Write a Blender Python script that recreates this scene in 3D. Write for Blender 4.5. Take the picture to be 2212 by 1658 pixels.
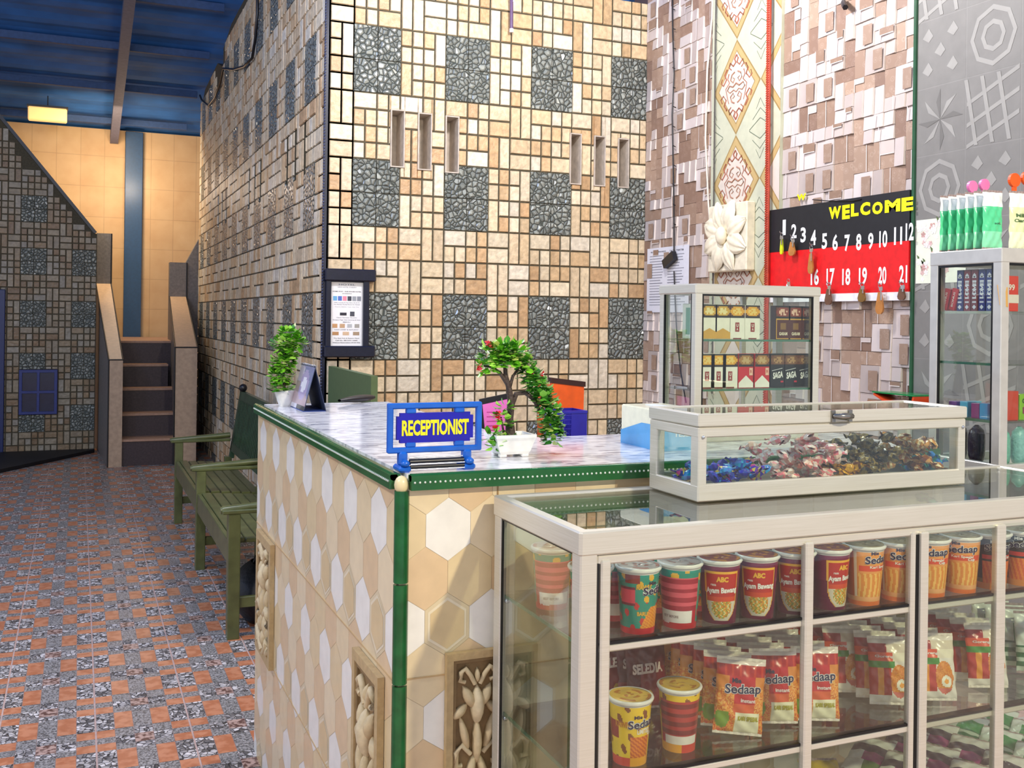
import bpy, math, random
from mathutils import Vector, Matrix
R = random.Random(7)
C = bpy.context.scene.collection
S = bpy.context.scene
for o in list(bpy.data.objects): bpy.data.objects.remove(o)
rad = math.radians

# ---------------------------------------------------------------- camera, world, exposure, lights
F = 2205.0; CX = 1106.0; HY = 688.7; ROLL = 0.013; TH = rad(23.0); H = 1.38
cam_d = bpy.data.cameras.new('camera'); cam = bpy.data.objects.new('camera', cam_d); C.objects.link(cam)
cam.location = (0, 0, H)
cr, sr = math.cos(ROLL), math.sin(ROLL)
right0 = Vector((math.cos(TH), -math.sin(TH), 0)); up0 = Vector((0, 0, 1)); fwd = Vector((math.sin(TH), math.cos(TH), 0))
right = right0 * cr + up0 * sr; up = up0 * cr - right0 * sr
cam.matrix_world = Matrix(((right.x, up.x, -fwd.x, 0), (right.y, up.y, -fwd.y, 0), (right.z, up.z, -fwd.z, H), (0, 0, 0, 1)))
cam_d.sensor_width = 36; cam_d.sensor_fit = 'HORIZONTAL'
cam_d.lens = 36 * F / 2212
cam_d.shift_y = (HY - 829) / 2212
cam_d.clip_start = 0.05; cam_d.clip_end = 100
S.camera = cam

S.view_settings.view_transform = 'Standard'; S.view_settings.look = 'None'
S.view_settings.gamma = 1; S.view_settings.use_curve_mapping = False
S.view_settings.exposure = 1.3

w = bpy.data.worlds.new('world'); S.world = w; w.use_nodes = True
w.node_tree.nodes['Background'].inputs[0].default_value = (0.80, 0.86, 1.0, 1)
w.node_tree.nodes['Background'].inputs[1].default_value = 0.34

def lamp(name, loc, power, col, size=0.1, kind='POINT', target=None):
    d = bpy.data.lights.new(name, kind); d.energy = power; d.color = col
    if kind == 'AREA': d.size = size
    else: d.shadow_soft_size = size
    o = bpy.data.objects.new(name, d); C.objects.link(o); o.location = loc
    if target is not None:
        o.rotation_euler = (Vector(target) - Vector(loc)).to_track_quat('-Z', 'Y').to_euler()
    return o
lamp('shop_lamp', (1.46, -0.49, 2.74), 98, (1.0, 0.88, 0.66), 0.05)
lamp('reception_lamp', (1.97, 3.75, 3.22), 50, (1.0, 0.95, 0.93), 0.10)
lamp('corner_lamp', (2.2, 2.5, 3.2), 10, (1.0, 0.94, 0.86), 0.12)
lamp('hall_lamp', (-1.3, 1.3, 2.8), 52, (1.0, 0.95, 0.90), 0.15)
lamp('bench_lamp', (-0.1, 3.7, 3.3), 40, (0.97, 0.95, 1.0), 0.12)
lamp('roof_lamp', (-1.7, 4.8, 3.5), 50, (0.45, 0.6, 1.0), 0.2)
lamp('stair_lamp', (0.15, 11.35, 3.3), 15, (1.0, 0.78, 0.5), 0.5, 'AREA', (0.3, 13, 1.6))
lamp('landing_lamp', (0.55, 12.4, 2.9), 5, (1.0, 0.80, 0.6), 0.1)

# ---------------------------------------------------------------- photograph measurements -> world points on known planes
def ray(px, py):
    u = px - CX; v = HY - py
    a = u * cr - v * sr; b = v * cr + u * sr
    return Vector((a * math.cos(TH) + F * math.sin(TH), -a * math.sin(TH) + F * math.cos(TH), b))
def at_z(px, py, z):
    d = ray(px, py); return Vector((0, 0, H)) + d * ((z - H) / d.z)
def at_x(px, py, x):
    d = ray(px, py); return Vector((0, 0, H)) + d * (x / d.x)
def at_y(px, py, y):
    d = ray(px, py); return Vector((0, 0, H)) + d * (y / d.y)

# ---------------------------------------------------------------- materials
def lin(c):
    if isinstance(c, str):
        c = [int(c[i:i + 2], 16) / 255 for i in (0, 2, 4)]
    return tuple((x / 12.92 if x <= 0.04045 else ((x + 0.055) / 1.055) ** 2.4) for x in c[:3]) + (1,)
class NT:
    def __init__(s, name):
        s.m = bpy.data.materials.new(name); s.m.use_nodes = True; s.t = s.m.node_tree
        s.b = s.t.nodes['Principled BSDF']; s.out = s.t.nodes['Material Output']
    def n(s, typ, **k):
        x = s.t.nodes.new('ShaderNode' + typ)
        for a, v in k.items(): setattr(x, a, v)
        return x
    def l(s, a, b): s.t.links.new(a, b)
    def coord(s): return s.n('TexCoord').outputs['Object']
    def noise(s, scale, detail=3, vec=None):
        x = s.n('TexNoise'); x.inputs['Scale'].default_value = scale; x.inputs['Detail'].default_value = detail
        s.l(vec or s.coord(), x.inputs['Vector']); return x
    def ramp(s, fac, stops):
        x = s.n('ValToRGB'); s.l(fac, x.inputs[0]); e = x.color_ramp.elements
        while len(e) < len(stops): e.new(0.5)
        for i, (p, c) in enumerate(stops): e[i].position = p; e[i].color = c
        return x.outputs[0]
    def mix(s, a, b, fac, mode='MIX'):
        x = s.n('MixRGB', blend_type=mode)
        for i, v in ((1, a), (2, b)):
            if hasattr(v, 'links'): s.l(v, x.inputs[i])
            else: x.inputs[i].default_value = v
        if hasattr(fac, 'links'): s.l(fac, x.inputs[0])
        else: x.inputs[0].default_value = fac
        return x.outputs[0]
    def bump(s, h, strength=0.3, dist=0.01):
        x = s.n('Bump'); x.inputs['Strength'].default_value = strength; x.inputs['Distance'].default_value = dist
        s.l(h, x.inputs['Height']); s.l(x.outputs[0], s.b.inputs['Normal'])
MATS = {}
def plain(name, col, rough=0.5, metal=0.0, var=0.12, scale=30, bump=0.0, spec=0.5):
    if name in MATS: return MATS[name]
    t = NT(name); n = t.noise(scale)
    c = lin(col); d = tuple(x * (1 - var) for x in c[:3]) + (1,); e = tuple(min(1, x * (1 + var)) for x in c[:3]) + (1,)
    t.l(t.ramp(n.outputs[0], [(0.3, d), (0.7, e)]), t.b.inputs['Base Color'])
    t.b.inputs['Roughness'].default_value = rough; t.b.inputs['Metallic'].default_value = metal
    t.b.inputs['Specular IOR Level'].default_value = spec
    if bump: t.bump(n.outputs[0], bump)
    MATS[name] = t.m; return t.m
def attr_mat(name, rough=0.5, var=0.15, scale=40, bump=0.0, metal=0.0, bdist=0.01, coat=0.0, det=4):
    if name in MATS: return MATS[name]
    t = NT(name); a = t.n('Attribute'); a.attribute_name = 'Col'; n = t.noise(scale, det)
    f = t.ramp(n.outputs[0], [(0.3, (1 - var,) * 3 + (1,)), (0.7, (1, 1, 1, 1))])
    t.l(t.mix(a.outputs['Color'], f, 1.0, 'MULTIPLY'), t.b.inputs['Base Color'])
    t.b.inputs['Roughness'].default_value = rough; t.b.inputs['Metallic'].default_value = metal
    t.b.inputs['Coat Weight'].default_value = coat
    if bump: t.bump(n.outputs[0], bump, bdist)
    MATS[name] = t.m; return t.m
def glass(name, tint, ior=1.45, rough=0.0):
    t = NT(name); t.t.nodes.remove(t.b)
    tr = t.n('BsdfTransparent'); tr.inputs[0].default_value = tint
    gl = t.n('BsdfGlossy'); gl.inputs['Roughness'].default_value = rough
    lw = t.n('LayerWeight'); lw.inputs[0].default_value = 0.5
    f0 = ((ior - 1) / (ior + 1)) ** 2
    pw = t.n('Math', operation='POWER'); t.l(lw.outputs['Facing'], pw.inputs[0]); pw.inputs[1].default_value = 2.7
    ma = t.n('Math', operation='MULTIPLY_ADD'); t.l(pw.outputs[0], ma.inputs[0]); ma.inputs[1].default_value = 0.85; ma.inputs[2].default_value = f0
    mx = t.n('MixShader'); t.l(ma.outputs[0], mx.inputs[0]); t.l(tr.outputs[0], mx.inputs[1]); t.l(gl.outputs[0], mx.inputs[2])
    t.l(mx.outputs[0], t.out.inputs[0]); MATS[name] = t.m; return t.m
M_print = attr_mat('printed_film', 0.28, 0.10, 60, coat=0.3)
M_paper = attr_mat('printed_paper', 0.7, 0.05, 60)
M_tile = attr_mat('glazed_tile', 0.32, 0.10, 25, coat=0.15)
M_stone = attr_mat('stone_mosaic', 0.42, 0.34, 34, bump=0.55, bdist=0.012, det=5)
M_foil = attr_mat('crinkled_wrapper', 0.22, 0.3, 120, bump=0.6, bdist=0.004, coat=0.4)
M_wp = attr_mat('wallpaper_panel', 0.45, 0.06, 20, bump=0.03)
M_glass = glass('clear_glass', (0.945, 0.975, 0.935, 1))
M_edge = plain('glass_edge', '4f7a68', 0.15, 0, 0.1)
M_clear = glass('clear_wrapper', (0.95, 0.93, 0.93, 1), 1.7, 0.15)
M_black = plain('black_plastic', '15151b', 0.35)
M_white = plain('white_ceramic', 'f2f1ec', 0.18)
M_grout = plain('dark_grout', '4b4534', 0.8, var=0.25, scale=60)
M_blackseal = plain('black_rubber_seal', '0a0b0b', 0.4)

def make_alu():
    t = NT('champagne_aluminium'); co = t.coord(); mp = t.n('Mapping'); mp.inputs['Scale'].default_value = (3, 3, 160); t.l(co, mp.inputs[0])
    n = t.noise(3, 4, mp.outputs[0])
    t.l(t.ramp(n.outputs[0], [(0.3, lin('cdc8b8')), (0.7, lin('d9d5c8'))]), t.b.inputs['Base Color'])
    t.b.inputs['Metallic'].default_value = 0.35; t.b.inputs['Roughness'].default_value = 0.33; return t.m
M_alu = make_alu()
def make_pebble(name, sc, dark, light, edge, rough, bstr=1.0):
    t = NT(name); co = t.coord()
    v = t.n('TexVoronoi', feature='DISTANCE_TO_EDGE'); v.inputs['Scale'].default_value = sc; t.l(co, v.inputs['Vector'])
    v2 = t.n('TexVoronoi', feature='F1'); v2.inputs['Scale'].default_value = sc; t.l(co, v2.inputs['Vector'])
    sep = t.n('SeparateColor'); t.l(v2.outputs['Color'], sep.inputs[0])
    stone = t.mix(dark, light, sep.outputs[0])
    m = t.ramp(v.outputs['Distance'], [(0.03, (0, 0, 0, 1)), (0.10, (1, 1, 1, 1))])
    t.l(t.mix(edge, stone, m), t.b.inputs['Base Color'])
    h = t.ramp(v.outputs['Distance'], [(0.0, (0, 0, 0, 1)), (0.30, (1, 1, 1, 1))])
    t.bump(h, bstr, 0.012); t.b.inputs['Roughness'].default_value = rough
    return t.m
M_peb = make_pebble('river_pebble_tile', 34, lin('7d827c'), lin('a9ada4'), lin('484d47'), 0.20)
M_pebf = make_pebble('floor_pebble_tile', 60, lin('5c5652'), lin('f6ede6'), lin('393634'), 0.35, 0.3)
def speckle(name, a, b, sc, rough=0.35):
    t = NT(name); n = t.noise(sc, 2)
    t.l(t.ramp(n.outputs[0], [(0.42, lin(a)), (0.58, lin(b))]), t.b.inputs['Base Color']); t.b.inputs['Roughness'].default_value = rough
    return t.m
M_fgrey = speckle('floor_granite', '63605c', 'aca7a2', 160)
M_forange = speckle('floor_terracotta', 'c07650', 'd48e68', 25, 0.3)
M_fgrout = plain('floor_grout', 'd3b3a4', 0.7)

def make_countertop():
    t = NT('mosaic_counter_top'); co = t.coord()
    b = t.n('TexBrick'); t.l(co, b.inputs['Vector']); b.inputs['Scale'].default_value = 1.0
    b.inputs['Brick Width'].default_value = 0.05; b.inputs['Row Height'].default_value = 0.017; b.inputs['Mortar Size'].default_value = 0.0012
    b.inputs['Color1'].default_value = lin('f0eff2'); b.inputs['Color2'].default_value = lin('85879a'); b.inputs['Mortar'].default_value = lin('d5d5da')
    mp = t.n('Mapping'); mp.inputs['Scale'].default_value = (1, 3, 1); t.l(co, mp.inputs[0])
    n = t.noise(24, 2, mp.outputs[0])
    f = t.ramp(n.outputs[0], [(0.40, (0, 0, 0, 1)), (0.60, (1, 1, 1, 1))])
    t.l(t.mix(b.outputs['Color'], lin('f7f7fa'), f), t.b.inputs['Base Color']); t.b.inputs['Roughness'].default_value = 0.12
    return t.m
M_ctop = make_countertop()

# ---------------------------------------------------------------- mesh builder
class MB:
    def __init__(s): s.v = []; s.f = []; s.mi = []; s.c = []; s.sm = []; s.nb = 0
    def add(s, vs, fs, col=(0.8, 0.8, 0.8, 1), mat=0, smooth=False):
        o = len(s.v); s.v += [tuple(x) for x in vs]
        if isinstance(col, str): col = lin(col)
        for f in fs:
            s.f.append([i + o for i in f]); s.mi.append(mat); s.c.append(col); s.sm.append(smooth)
        return s
    def box(s, a, b, col=(0.8, 0.8, 0.8, 1), mat=0, bev=0.0):
        x0, y0, z0 = [min(p, q) for p, q in zip(a, b)]; x1, y1, z1 = [max(p, q) for p, q in zip(a, b)]
        s.nb += 1; e = (s.nb % 12) * 0.00006; x0 -= e; y0 -= e; z0 -= e; x1 += e; y1 += e; z1 += e
        if bev <= 0 or min(x1 - x0, y1 - y0, z1 - z0) < 2.2 * bev:
            vs = [(x, y, z) for x in (x0, x1) for y in (y0, y1) for z in (z0, z1)]
            return s.add(vs, [(0, 1, 3, 2), (4, 6, 7, 5), (0, 4, 5, 1), (2, 3, 7, 6), (0, 2, 6, 4), (1, 5, 7, 3)], col, mat)
        vs = []; idx = {}
        for i, x in enumerate((x0, x1)):
            for j, y in enumerate((y0, y1)):
                for k, z in enumerate((z0, z1)):
                    dx = bev * (1 - 2 * i); dy = bev * (1 - 2 * j); dz = bev * (1 - 2 * k)
                    for ax, p in enumerate(((x, y + dy, z + dz), (x + dx, y, z + dz), (x + dx, y + dy, z))):
                        idx[(i, j, k, ax)] = len(vs); vs.append(p)
        fs = []
        for ax in range(3):
            for sd in (0, 1):
                q = []
                for p, r in ((0, 0), (1, 0), (1, 1), (0, 1)):
                    key = [0, 0, 0]; key[ax] = sd; key[(ax + 1) % 3] = p; key[(ax + 2) % 3] = r
                    q.append(idx[tuple(key) + (ax,)])
                fs.append(q if sd else q[::-1])
        for ax in range(3):
            b1, b2 = (ax + 1) % 3, (ax + 2) % 3
            for p in (0, 1):
                for r in (0, 1):
                    k0 = [0, 0, 0]; k0[b1] = p; k0[b2] = r; k1 = list(k0); k1[ax] = 1
                    q = [idx[tuple(k0) + (b1,)], idx[tuple(k1) + (b1,)], idx[tuple(k1) + (b2,)], idx[tuple(k0) + (b2,)]]
                    fs.append(q if (p + r) % 2 == 0 else q[::-1])
        for i in (0, 1):
            for j in (0, 1):
                for k in (0, 1): fs.append([idx[(i, j, k, a)] for a in range(3)])
        return s.add(vs, fs, col, mat)
    def obox(s, p, q, wd, ht, col=(0.8, 0.8, 0.8, 1), mat=0, upv=(0, 0, 1)):
        """bar from p to q, wd across, ht along up"""
        p = Vector(p); q = Vector(q); d = (q - p).normalized(); u = Vector(upv); sd = d.cross(u)
        if sd.length < 1e-4: sd = d.cross(Vector((1, 0, 0)))
        sd.normalize(); u = sd.cross(d).normalized()
        vs = [e + sd * (a * wd / 2) + u * (b * ht / 2) for e in (p, q) for a, b in ((-1, -1), (1, -1), (1, 1), (-1, 1))]
        return s.add(vs, [(0, 1, 2, 3), (7, 6, 5, 4), (0, 4, 5, 1), (1, 5, 6, 2), (2, 6, 7, 3), (3, 7, 4, 0)], col, mat)
    def lathe(s, prof, n=20, c=(0, 0, 0), col=(0.8, 0.8, 0.8, 1), mat=0, smooth=True, cap=True):
        vs = []
        for r, z in prof:
            for i in range(n):
                a = 2 * math.pi * i / n; vs.append((c[0] + r * math.cos(a), c[1] + r * math.sin(a), c[2] + z))
        fs = [(j * n + i, j * n + (i + 1) % n, (j + 1) * n + (i + 1) % n, (j + 1) * n + i) for j in range(len(prof) - 1) for i in range(n)]
        s.add(vs, fs, col, mat, smooth)
        if cap:
            s.add(vs[:n], [tuple(range(n))[::-1]], col, mat); s.add(vs[-n:], [tuple(range(n))], col, mat)
        return s
    def tube(s, pts, r, n=8, col=(0.8, 0.8, 0.8, 1), mat=0, smooth=True):
        pts = [Vector(p) for p in pts]; rs = r if isinstance(r, (list, tuple)) else [r] * len(pts)
        vs = []; ref = Vector((0.13, 0.31, 0.94)).normalized()
        for i, p in enumerate(pts):
            d = (pts[min(i + 1, len(pts) - 1)] - pts[max(i - 1, 0)])
            d = d.normalized() if d.length > 1e-9 else Vector((0, 0, 1))
            u = d.cross(ref)
            if u.length < 1e-3: u = d.cross(Vector((1, 0, 0)))
            u.normalize(); v = d.cross(u)
            for k in range(n):
                a = 2 * math.pi * k / n; vs.append(p + (u * math.cos(a) + v * math.sin(a)) * rs[i])
        fs = [(j * n + k, j * n + (k + 1) % n, (j + 1) * n + (k + 1) % n, (j + 1) * n + k) for j in range(len(pts) - 1) for k in range(n)]
        s.add(vs, fs, col, mat, smooth)
        s.add(vs[:n], [tuple(range(n))[::-1]], col, mat); s.add(vs[-n:], [tuple(range(n))], col, mat)
        return s
    def prism(s, poly, axis, a, b, col=(0.8, 0.8, 0.8, 1), mat=0):
        """poly in the plane across axis ('x','y','z'), extruded from a to b"""
        def P(u, v, w): return {'x': (w, u, v), 'y': (u, w, v), 'z': (u, v, w)}[axis]
        n = len(poly); vs = [P(u, v, a) for u, v in poly] + [P(u, v, b) for u, v in poly]
        fs = [tuple(range(n))[::-1], tuple(range(n, 2 * n))] + [(i, (i + 1) % n, n + (i + 1) % n, n + i) for i in range(n)]
        return s.add(vs, fs, col, mat)
    def surf(s, P, Cf, nu, nv, mat=0, smooth=True):
        vs = [P(i / nu, j / nv) for j in range(nv + 1) for i in range(nu + 1)]; o = len(s.v); s.v += [tuple(x) for x in vs]
        for j in range(nv):
            for i in range(nu):
                a = j * (nu + 1) + i + o
                s.f.append([a, a + 1, a + nu + 2, a + nu + 1]); s.mi.append(mat); s.sm.append(smooth)
                c = Cf((i + 0.5) / nu, (j + 0.5) / nv); s.c.append(lin(c) if isinstance(c, str) else c)
        return s
    def sphere(s, c, r, n=10, m=6, col=(0.8, 0.8, 0.8, 1), mat=0, sc=(1, 1, 1)):
        vs = []; fs = []
        for j in range(m + 1):
            t = math.pi * j / m
            for i in range(n):
                a = 2 * math.pi * i / n
                vs.append((c[0] + r * sc[0] * math.sin(t) * math.cos(a), c[1] + r * sc[1] * math.sin(t) * math.sin(a), c[2] + r * sc[2] * math.cos(t)))
        for j in range(m):
            for i in range(n): fs.append((j * n + i, (j + 1) * n + i, (j + 1) * n + (i + 1) % n, j * n + (i + 1) % n))
        return s.add(vs, fs, col, mat, True)
    def mesh(s, name, mats, org=(0, 0, 0)):
        me = bpy.data.meshes.new(name)
        me.from_pydata([(x - org[0], y - org[1], z - org[2]) for x, y, z in s.v], [], s.f)
        for m in (mats if isinstance(mats, (list, tuple)) else [mats]): me.materials.append(m)
        me.polygons.foreach_set('material_index', s.mi); me.polygons.foreach_set('use_smooth', s.sm)
        ca = me.color_attributes.new('Col', 'FLOAT_COLOR', 'CORNER'); arr = []
        for f, c in zip(s.f, s.c):
            for _ in f: arr += list(c)
        ca.data.foreach_set('color', arr); me.update(); return me
    def build(s, name, mats, parent=None, org=(0, 0, 0)):
        o = bpy.data.objects.new(name, s.mesh(name, mats, org)); C.objects.link(o)
        if parent: o.parent = parent
        else: o.location = org
        return o
def tag(o, label=None, cat=None, group=None, kind=None):
    if label: o['label'] = label
    if cat: o['category'] = cat
    if group: o['group'] = group
    if kind: o['kind'] = kind
    return o
def thing(name, label, cat, loc=(0, 0, 0), rz=0, group=None):
    o = bpy.data.objects.new(name, None); C.objects.link(o); o.location = loc; o.rotation_euler = (0, 0, rz)
    o.empty_display_size = 0.05
    return tag(o, label, cat, group)
def dup(root, loc, rot=None, label=None, group=None):
    r = root.copy(); C.objects.link(r); r.location = loc
    if rot is not None: r.rotation_euler = rot if isinstance(rot, (tuple, list)) else (0, 0, rot)
    if label: r['label'] = label
    if group: r['group'] = group
    for ch in list(root.children):
        c = ch.copy(); C.objects.link(c); c.parent = r
        for g in ch.children:
            d = g.copy(); C.objects.link(d); d.parent = c
    return r
# ---- lettering
TXT = {}
def text_geo(s, bold=0.0):
    key = (s, bold)
    if key in TXT: return TXT[key]
    cu = bpy.data.curves.new('lettering', 'FONT'); cu.body = s; cu.offset = bold; cu.resolution_u = 3; cu.extrude = 0
    o = bpy.data.objects.new('lettering', cu); C.objects.link(o); bpy.context.view_layer.update()
    me = bpy.data.meshes.new_from_object(o.evaluated_get(bpy.context.evaluated_depsgraph_get()))
    vs = [v.co.copy() for v in me.vertices]; fs = [list(p.vertices) for p in me.polygons]
    bpy.data.objects.remove(o); bpy.data.meshes.remove(me); bpy.data.curves.remove(cu)
    x0 = min(v.x for v in vs); x1 = max(v.x for v in vs); y0 = min(v.y for v in vs); y1 = max(v.y for v in vs)
    TXT[key] = ([((v.x - x0) / (x1 - x0), (v.y - y0) / (y1 - y0)) for v in vs], fs); return TXT[key]
def letter(mb, s, wd, ht, fn, col, bold=0.0, mat=0):
    """adds the word to mb, mapped by fn(u,v) with u in 0..wd, v in 0..ht"""
    uv, fs = text_geo(s, bold); mb.add([fn(u * wd, v * ht) for u, v in uv], fs, col, mat); return mb

# ================================================================ SETTING
XA = 1.2; YB = 5.392; XC = 3.156
TW = 0.1308; TH_ = 0.1806; Z0 = 1.15 - 0.7224 * 2
STONES = ['f5e4c4', 'f0dab4', 'ebcea4', 'e3c092', 'f7ead2', 'edd4ae', 'dcb486', 'f3debc']
def cells(col, row):
    """rectangles (u0,v0,u1,v1) of one tile; 'P' for pebble"""
    r = row % 4; c = col % 4
    SS = [(0, 0, .5, .5), (.5, 0, 1, .5)]; ST = [(0, .5, .5, 1), (.5, .5, 1, 1)]
    WB = [(0, 0, 1, .5)]; WT = [(0, .5, 1, 1)]; TT = [(0, 0, .5, 1), (.5, 0, 1, 1)]
    if r in (0, 1):
        if c in (0, 1): return 'P'
        if r == 1: return SS + ST if c == 2 else [(0, 0, .5, .5), (0, .5, .5, 1), (.5, 0, 1, 1)]
        return [(0, 0, .5, 1), (.5, 0, 1, .5), (.5, .5, 1, 1)] if c == 2 else SS + ST
    if r == 3: return [SS + WT, SS + ST, WB + WT, TT][c]
    return [TT, WB + WT, SS + ST, WB + ST][(c + 2) % 4] if False else [SS + ST, WB + ST, TT, WB + WT][c]
def mosaic(mb, fn, u0, u1, ustart, tw, th, z0, z1, holes=(), keep=None, tint=1.0, flip=False, dep=0.008):
    """stones laid over a wall; fn(u,z,d) -> point d in front of the wall; ustart = a pebble block's first edge"""
    nrm_flip = flip
    k0 = math.floor((u0 - ustart) / tw); k1 = math.ceil((u1 - ustart) / tw)
    r0 = math.floor((z0 - Z0) / th); r1 = math.ceil((z1 - Z0) / th)
    for r in range(r0, r1):
        for k in range(k0, k1):
            cc = cells(k, r)
            rects = [(0, 0, 1, 1)] if cc == 'P' else cc
            g = 0.0012 if cc == 'P' else 0.0042
            for a, b, c, d in rects:
                x0 = ustart + (k + a) * tw + g; x1 = ustart + (k + c) * tw - g; y0 = Z0 + (r + b) * th + g; y1 = Z0 + (r + d) * th - g
                parts = [(max(x0, u0), max(y0, z0), min(x1, u1), min(y1, z1))]
                for hx0, hz0, hx1, hz1 in holes:
                    np_ = []
                    for (p0, q0, p1, q1) in parts:
                        if p0 < hx1 and p1 > hx0 and q0 < hz1 and q1 > hz0:
                            if hx0 - p0 > 0.004: np_.append((p0, q0, hx0, q1))
                            if p1 - hx1 > 0.004: np_.append((hx1, q0, p1, q1))
                            if hz0 - q0 > 0.004: np_.append((max(p0, hx0), q0, min(p1, hx1), hz0))
                            if q1 - hz1 > 0.004: np_.append((max(p0, hx0), hz1, min(p1, hx1), q1))
                        else: np_.append((p0, q0, p1, q1))
                    parts = np_
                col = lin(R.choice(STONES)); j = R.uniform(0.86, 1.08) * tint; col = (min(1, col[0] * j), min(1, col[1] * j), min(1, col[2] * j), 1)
                for (p0, q0, p1, q1) in parts:
                    if p1 - p0 < 0.006 or q1 - q0 < 0.006: continue
                    if keep and not (keep(p0, q1) and keep(p1, q1) and keep(p0, q0) and keep(p1, q0)): continue
                    e = 0.003 if cc != 'P' else 0.0015; dd = dep * R.uniform(0.8, 1.2) if cc != 'P' else dep
                    tl = 0 if cc == 'P' else R.uniform(-0.0012, 0.0012)
                    vs = [fn(p0, q0, 0), fn(p1, q0, 0), fn(p1, q1, 0), fn(p0, q1, 0),
                          fn(p0 + e, q0 + e, dd + tl), fn(p1 - e, q0 + e, dd - tl), fn(p1 - e, q1 - e, dd - tl), fn(p0 + e, q1 - e, dd + tl)]
                    fs = [(4, 5, 6, 7), (0, 1, 5, 4), (1, 2, 6, 5), (2, 3, 7, 6), (3, 0, 4, 7)]
                    if flip: fs = [f[::-1] for f in fs]
                    mb.add(vs, fs, col, 1 if cc == 'P' else 0)
WM = [M_stone, M_peb, M_grout]
# ---- floor
def build_floor():
    mb = MB(); mb.add([(-7, -2, 0), (7, -2, 0), (7, 15, 0), (-7, 15, 0)], [(0, 1, 2, 3)], mat=0)
    g0 = at_z(210, 1658, 0); g1 = at_z(436, 1658, 0); Tw = (g1.x - g0.x); x_seam = g0.x
    colw = Tw / 5; Py = Tw * 0.40
    z = 0.002
    k0 = math.floor((-3.6 - x_seam) / Tw)
    Py = 0.325; y00 = 3.38 - .24 * Py - 6 * Py
    for k in range(k0, k0 + 22):
        for c in range(5):
            xa = x_seam + k * Tw + c * colw; xb = xa + colw
            ga = 0.003 if c == 0 else 0.0008; gb = 0.003 if c == 4 else 0.0008
            if xa > 1.9: continue
            for j in range(31):
                y = y00 + j * Py
                if c in (0, 4): segs = [(0, .48, 2), (.48, .66, 1), (.66, .81, 3), (.81, 1, 1)]
                elif c in (1, 3): segs = [(.015, .465, 1), (.465, .60, 3), (.60, .80, 2), (.80, 1.015, 3)]
                else: segs = [(0, .46, 3), (.46, .60, 2), (.60, .82, 4), (.82, 1, 2)]
                for a, b, m in segs:
                    g2 = .0014 if (a == 0 or a == .015) else 0.0
                    mb.add([(xa + ga, y + a * Py + g2, z), (xb - gb, y + a * Py + g2, z), (xb - gb, y + b * Py, z), (xa + ga, y + b * Py, z)],
                           [(0, 1, 2, 3)], mat={1: 1, 2: 2, 3: 3, 4: 4}[m])
    o = mb.build('floor', [M_fgrout, M_forange, M_pebf, M_fgrey, speckle('floor_medallion', '6a4a40', 'c9a898', 60)]); tag(o, kind='structure')
build_floor()
# ---- wall_left (plane x = XA, runs away from the camera) with its stepped top
SL_A = [(at_x(px - 5, 330, XA).y, 2.20, at_x(px + 3, 330, XA).y, 2.51) for px in (660, 640, 622)]
SL_A = [(min(a, c), b, min(a, c) + 0.085, d) for a, b, c, d in SL_A] + [(7.45 + i * 0.26, 2.20, 7.535 + i * 0.26, 2.51) for i in range(3)] + [(9.3 + i * 0.27, 2.20, 9.385 + i * 0.27, 2.51) for i in range(3)]
def top_A(y):
    if y > 11.6: return 3.70
    if y > 10.15: return 3.80 - (y - 10.15) * 0.06
    if y > 9.72: return 3.67
    if y > 9.2: return 3.84 + (9.72 - y) * 0.15
    return 3.93
mb = MB()
def fA(y, z, d): return (XA - d, y, z)
poly_top = [(YB, 3.93), (9.2, 3.93), (9.72, 3.84), (9.722, 3.67), (10.15, 3.80), (11.2, 3.76), (11.554, 3.62)]
def wall_strips(mb, u0, u1, z0, z1, holes, quadfn):
    hs = sorted(holes); x = u0
    for h in hs:
        quadfn(x, h[0], z0, z1); quadfn(h[0], h[2], z0, h[1]); quadfn(h[0], h[2], h[3], z1); x = h[2]
    quadfn(x, u1, z0, z1)
wall_strips(mb, YB, 11.554, 0, 3.6, SL_A, lambda a, b, c, d: mb.box((XA, a, c), (XA + 0.15, b, d), mat=2))
mb.prism([(YB, 3.6), (11.554, 3.6)] + [(a, b) for a, b in reversed(poly_top)], 'x', XA, XA + 0.15, mat=2)
for h in SL_A: mb.box((XA + 0.10, h[0], h[1]), (XA + 0.15, h[2], h[3]), col='8d8577', mat=0)
mosaic(mb, fA, YB + 0.01, 11.55, 5.64, 0.151, TH_, 0.0, 3.95, SL_A, keep=lambda y, z: z < top_A(y), flip=False)
tag(mb.build('wall_left', WM), kind='structure')
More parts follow.
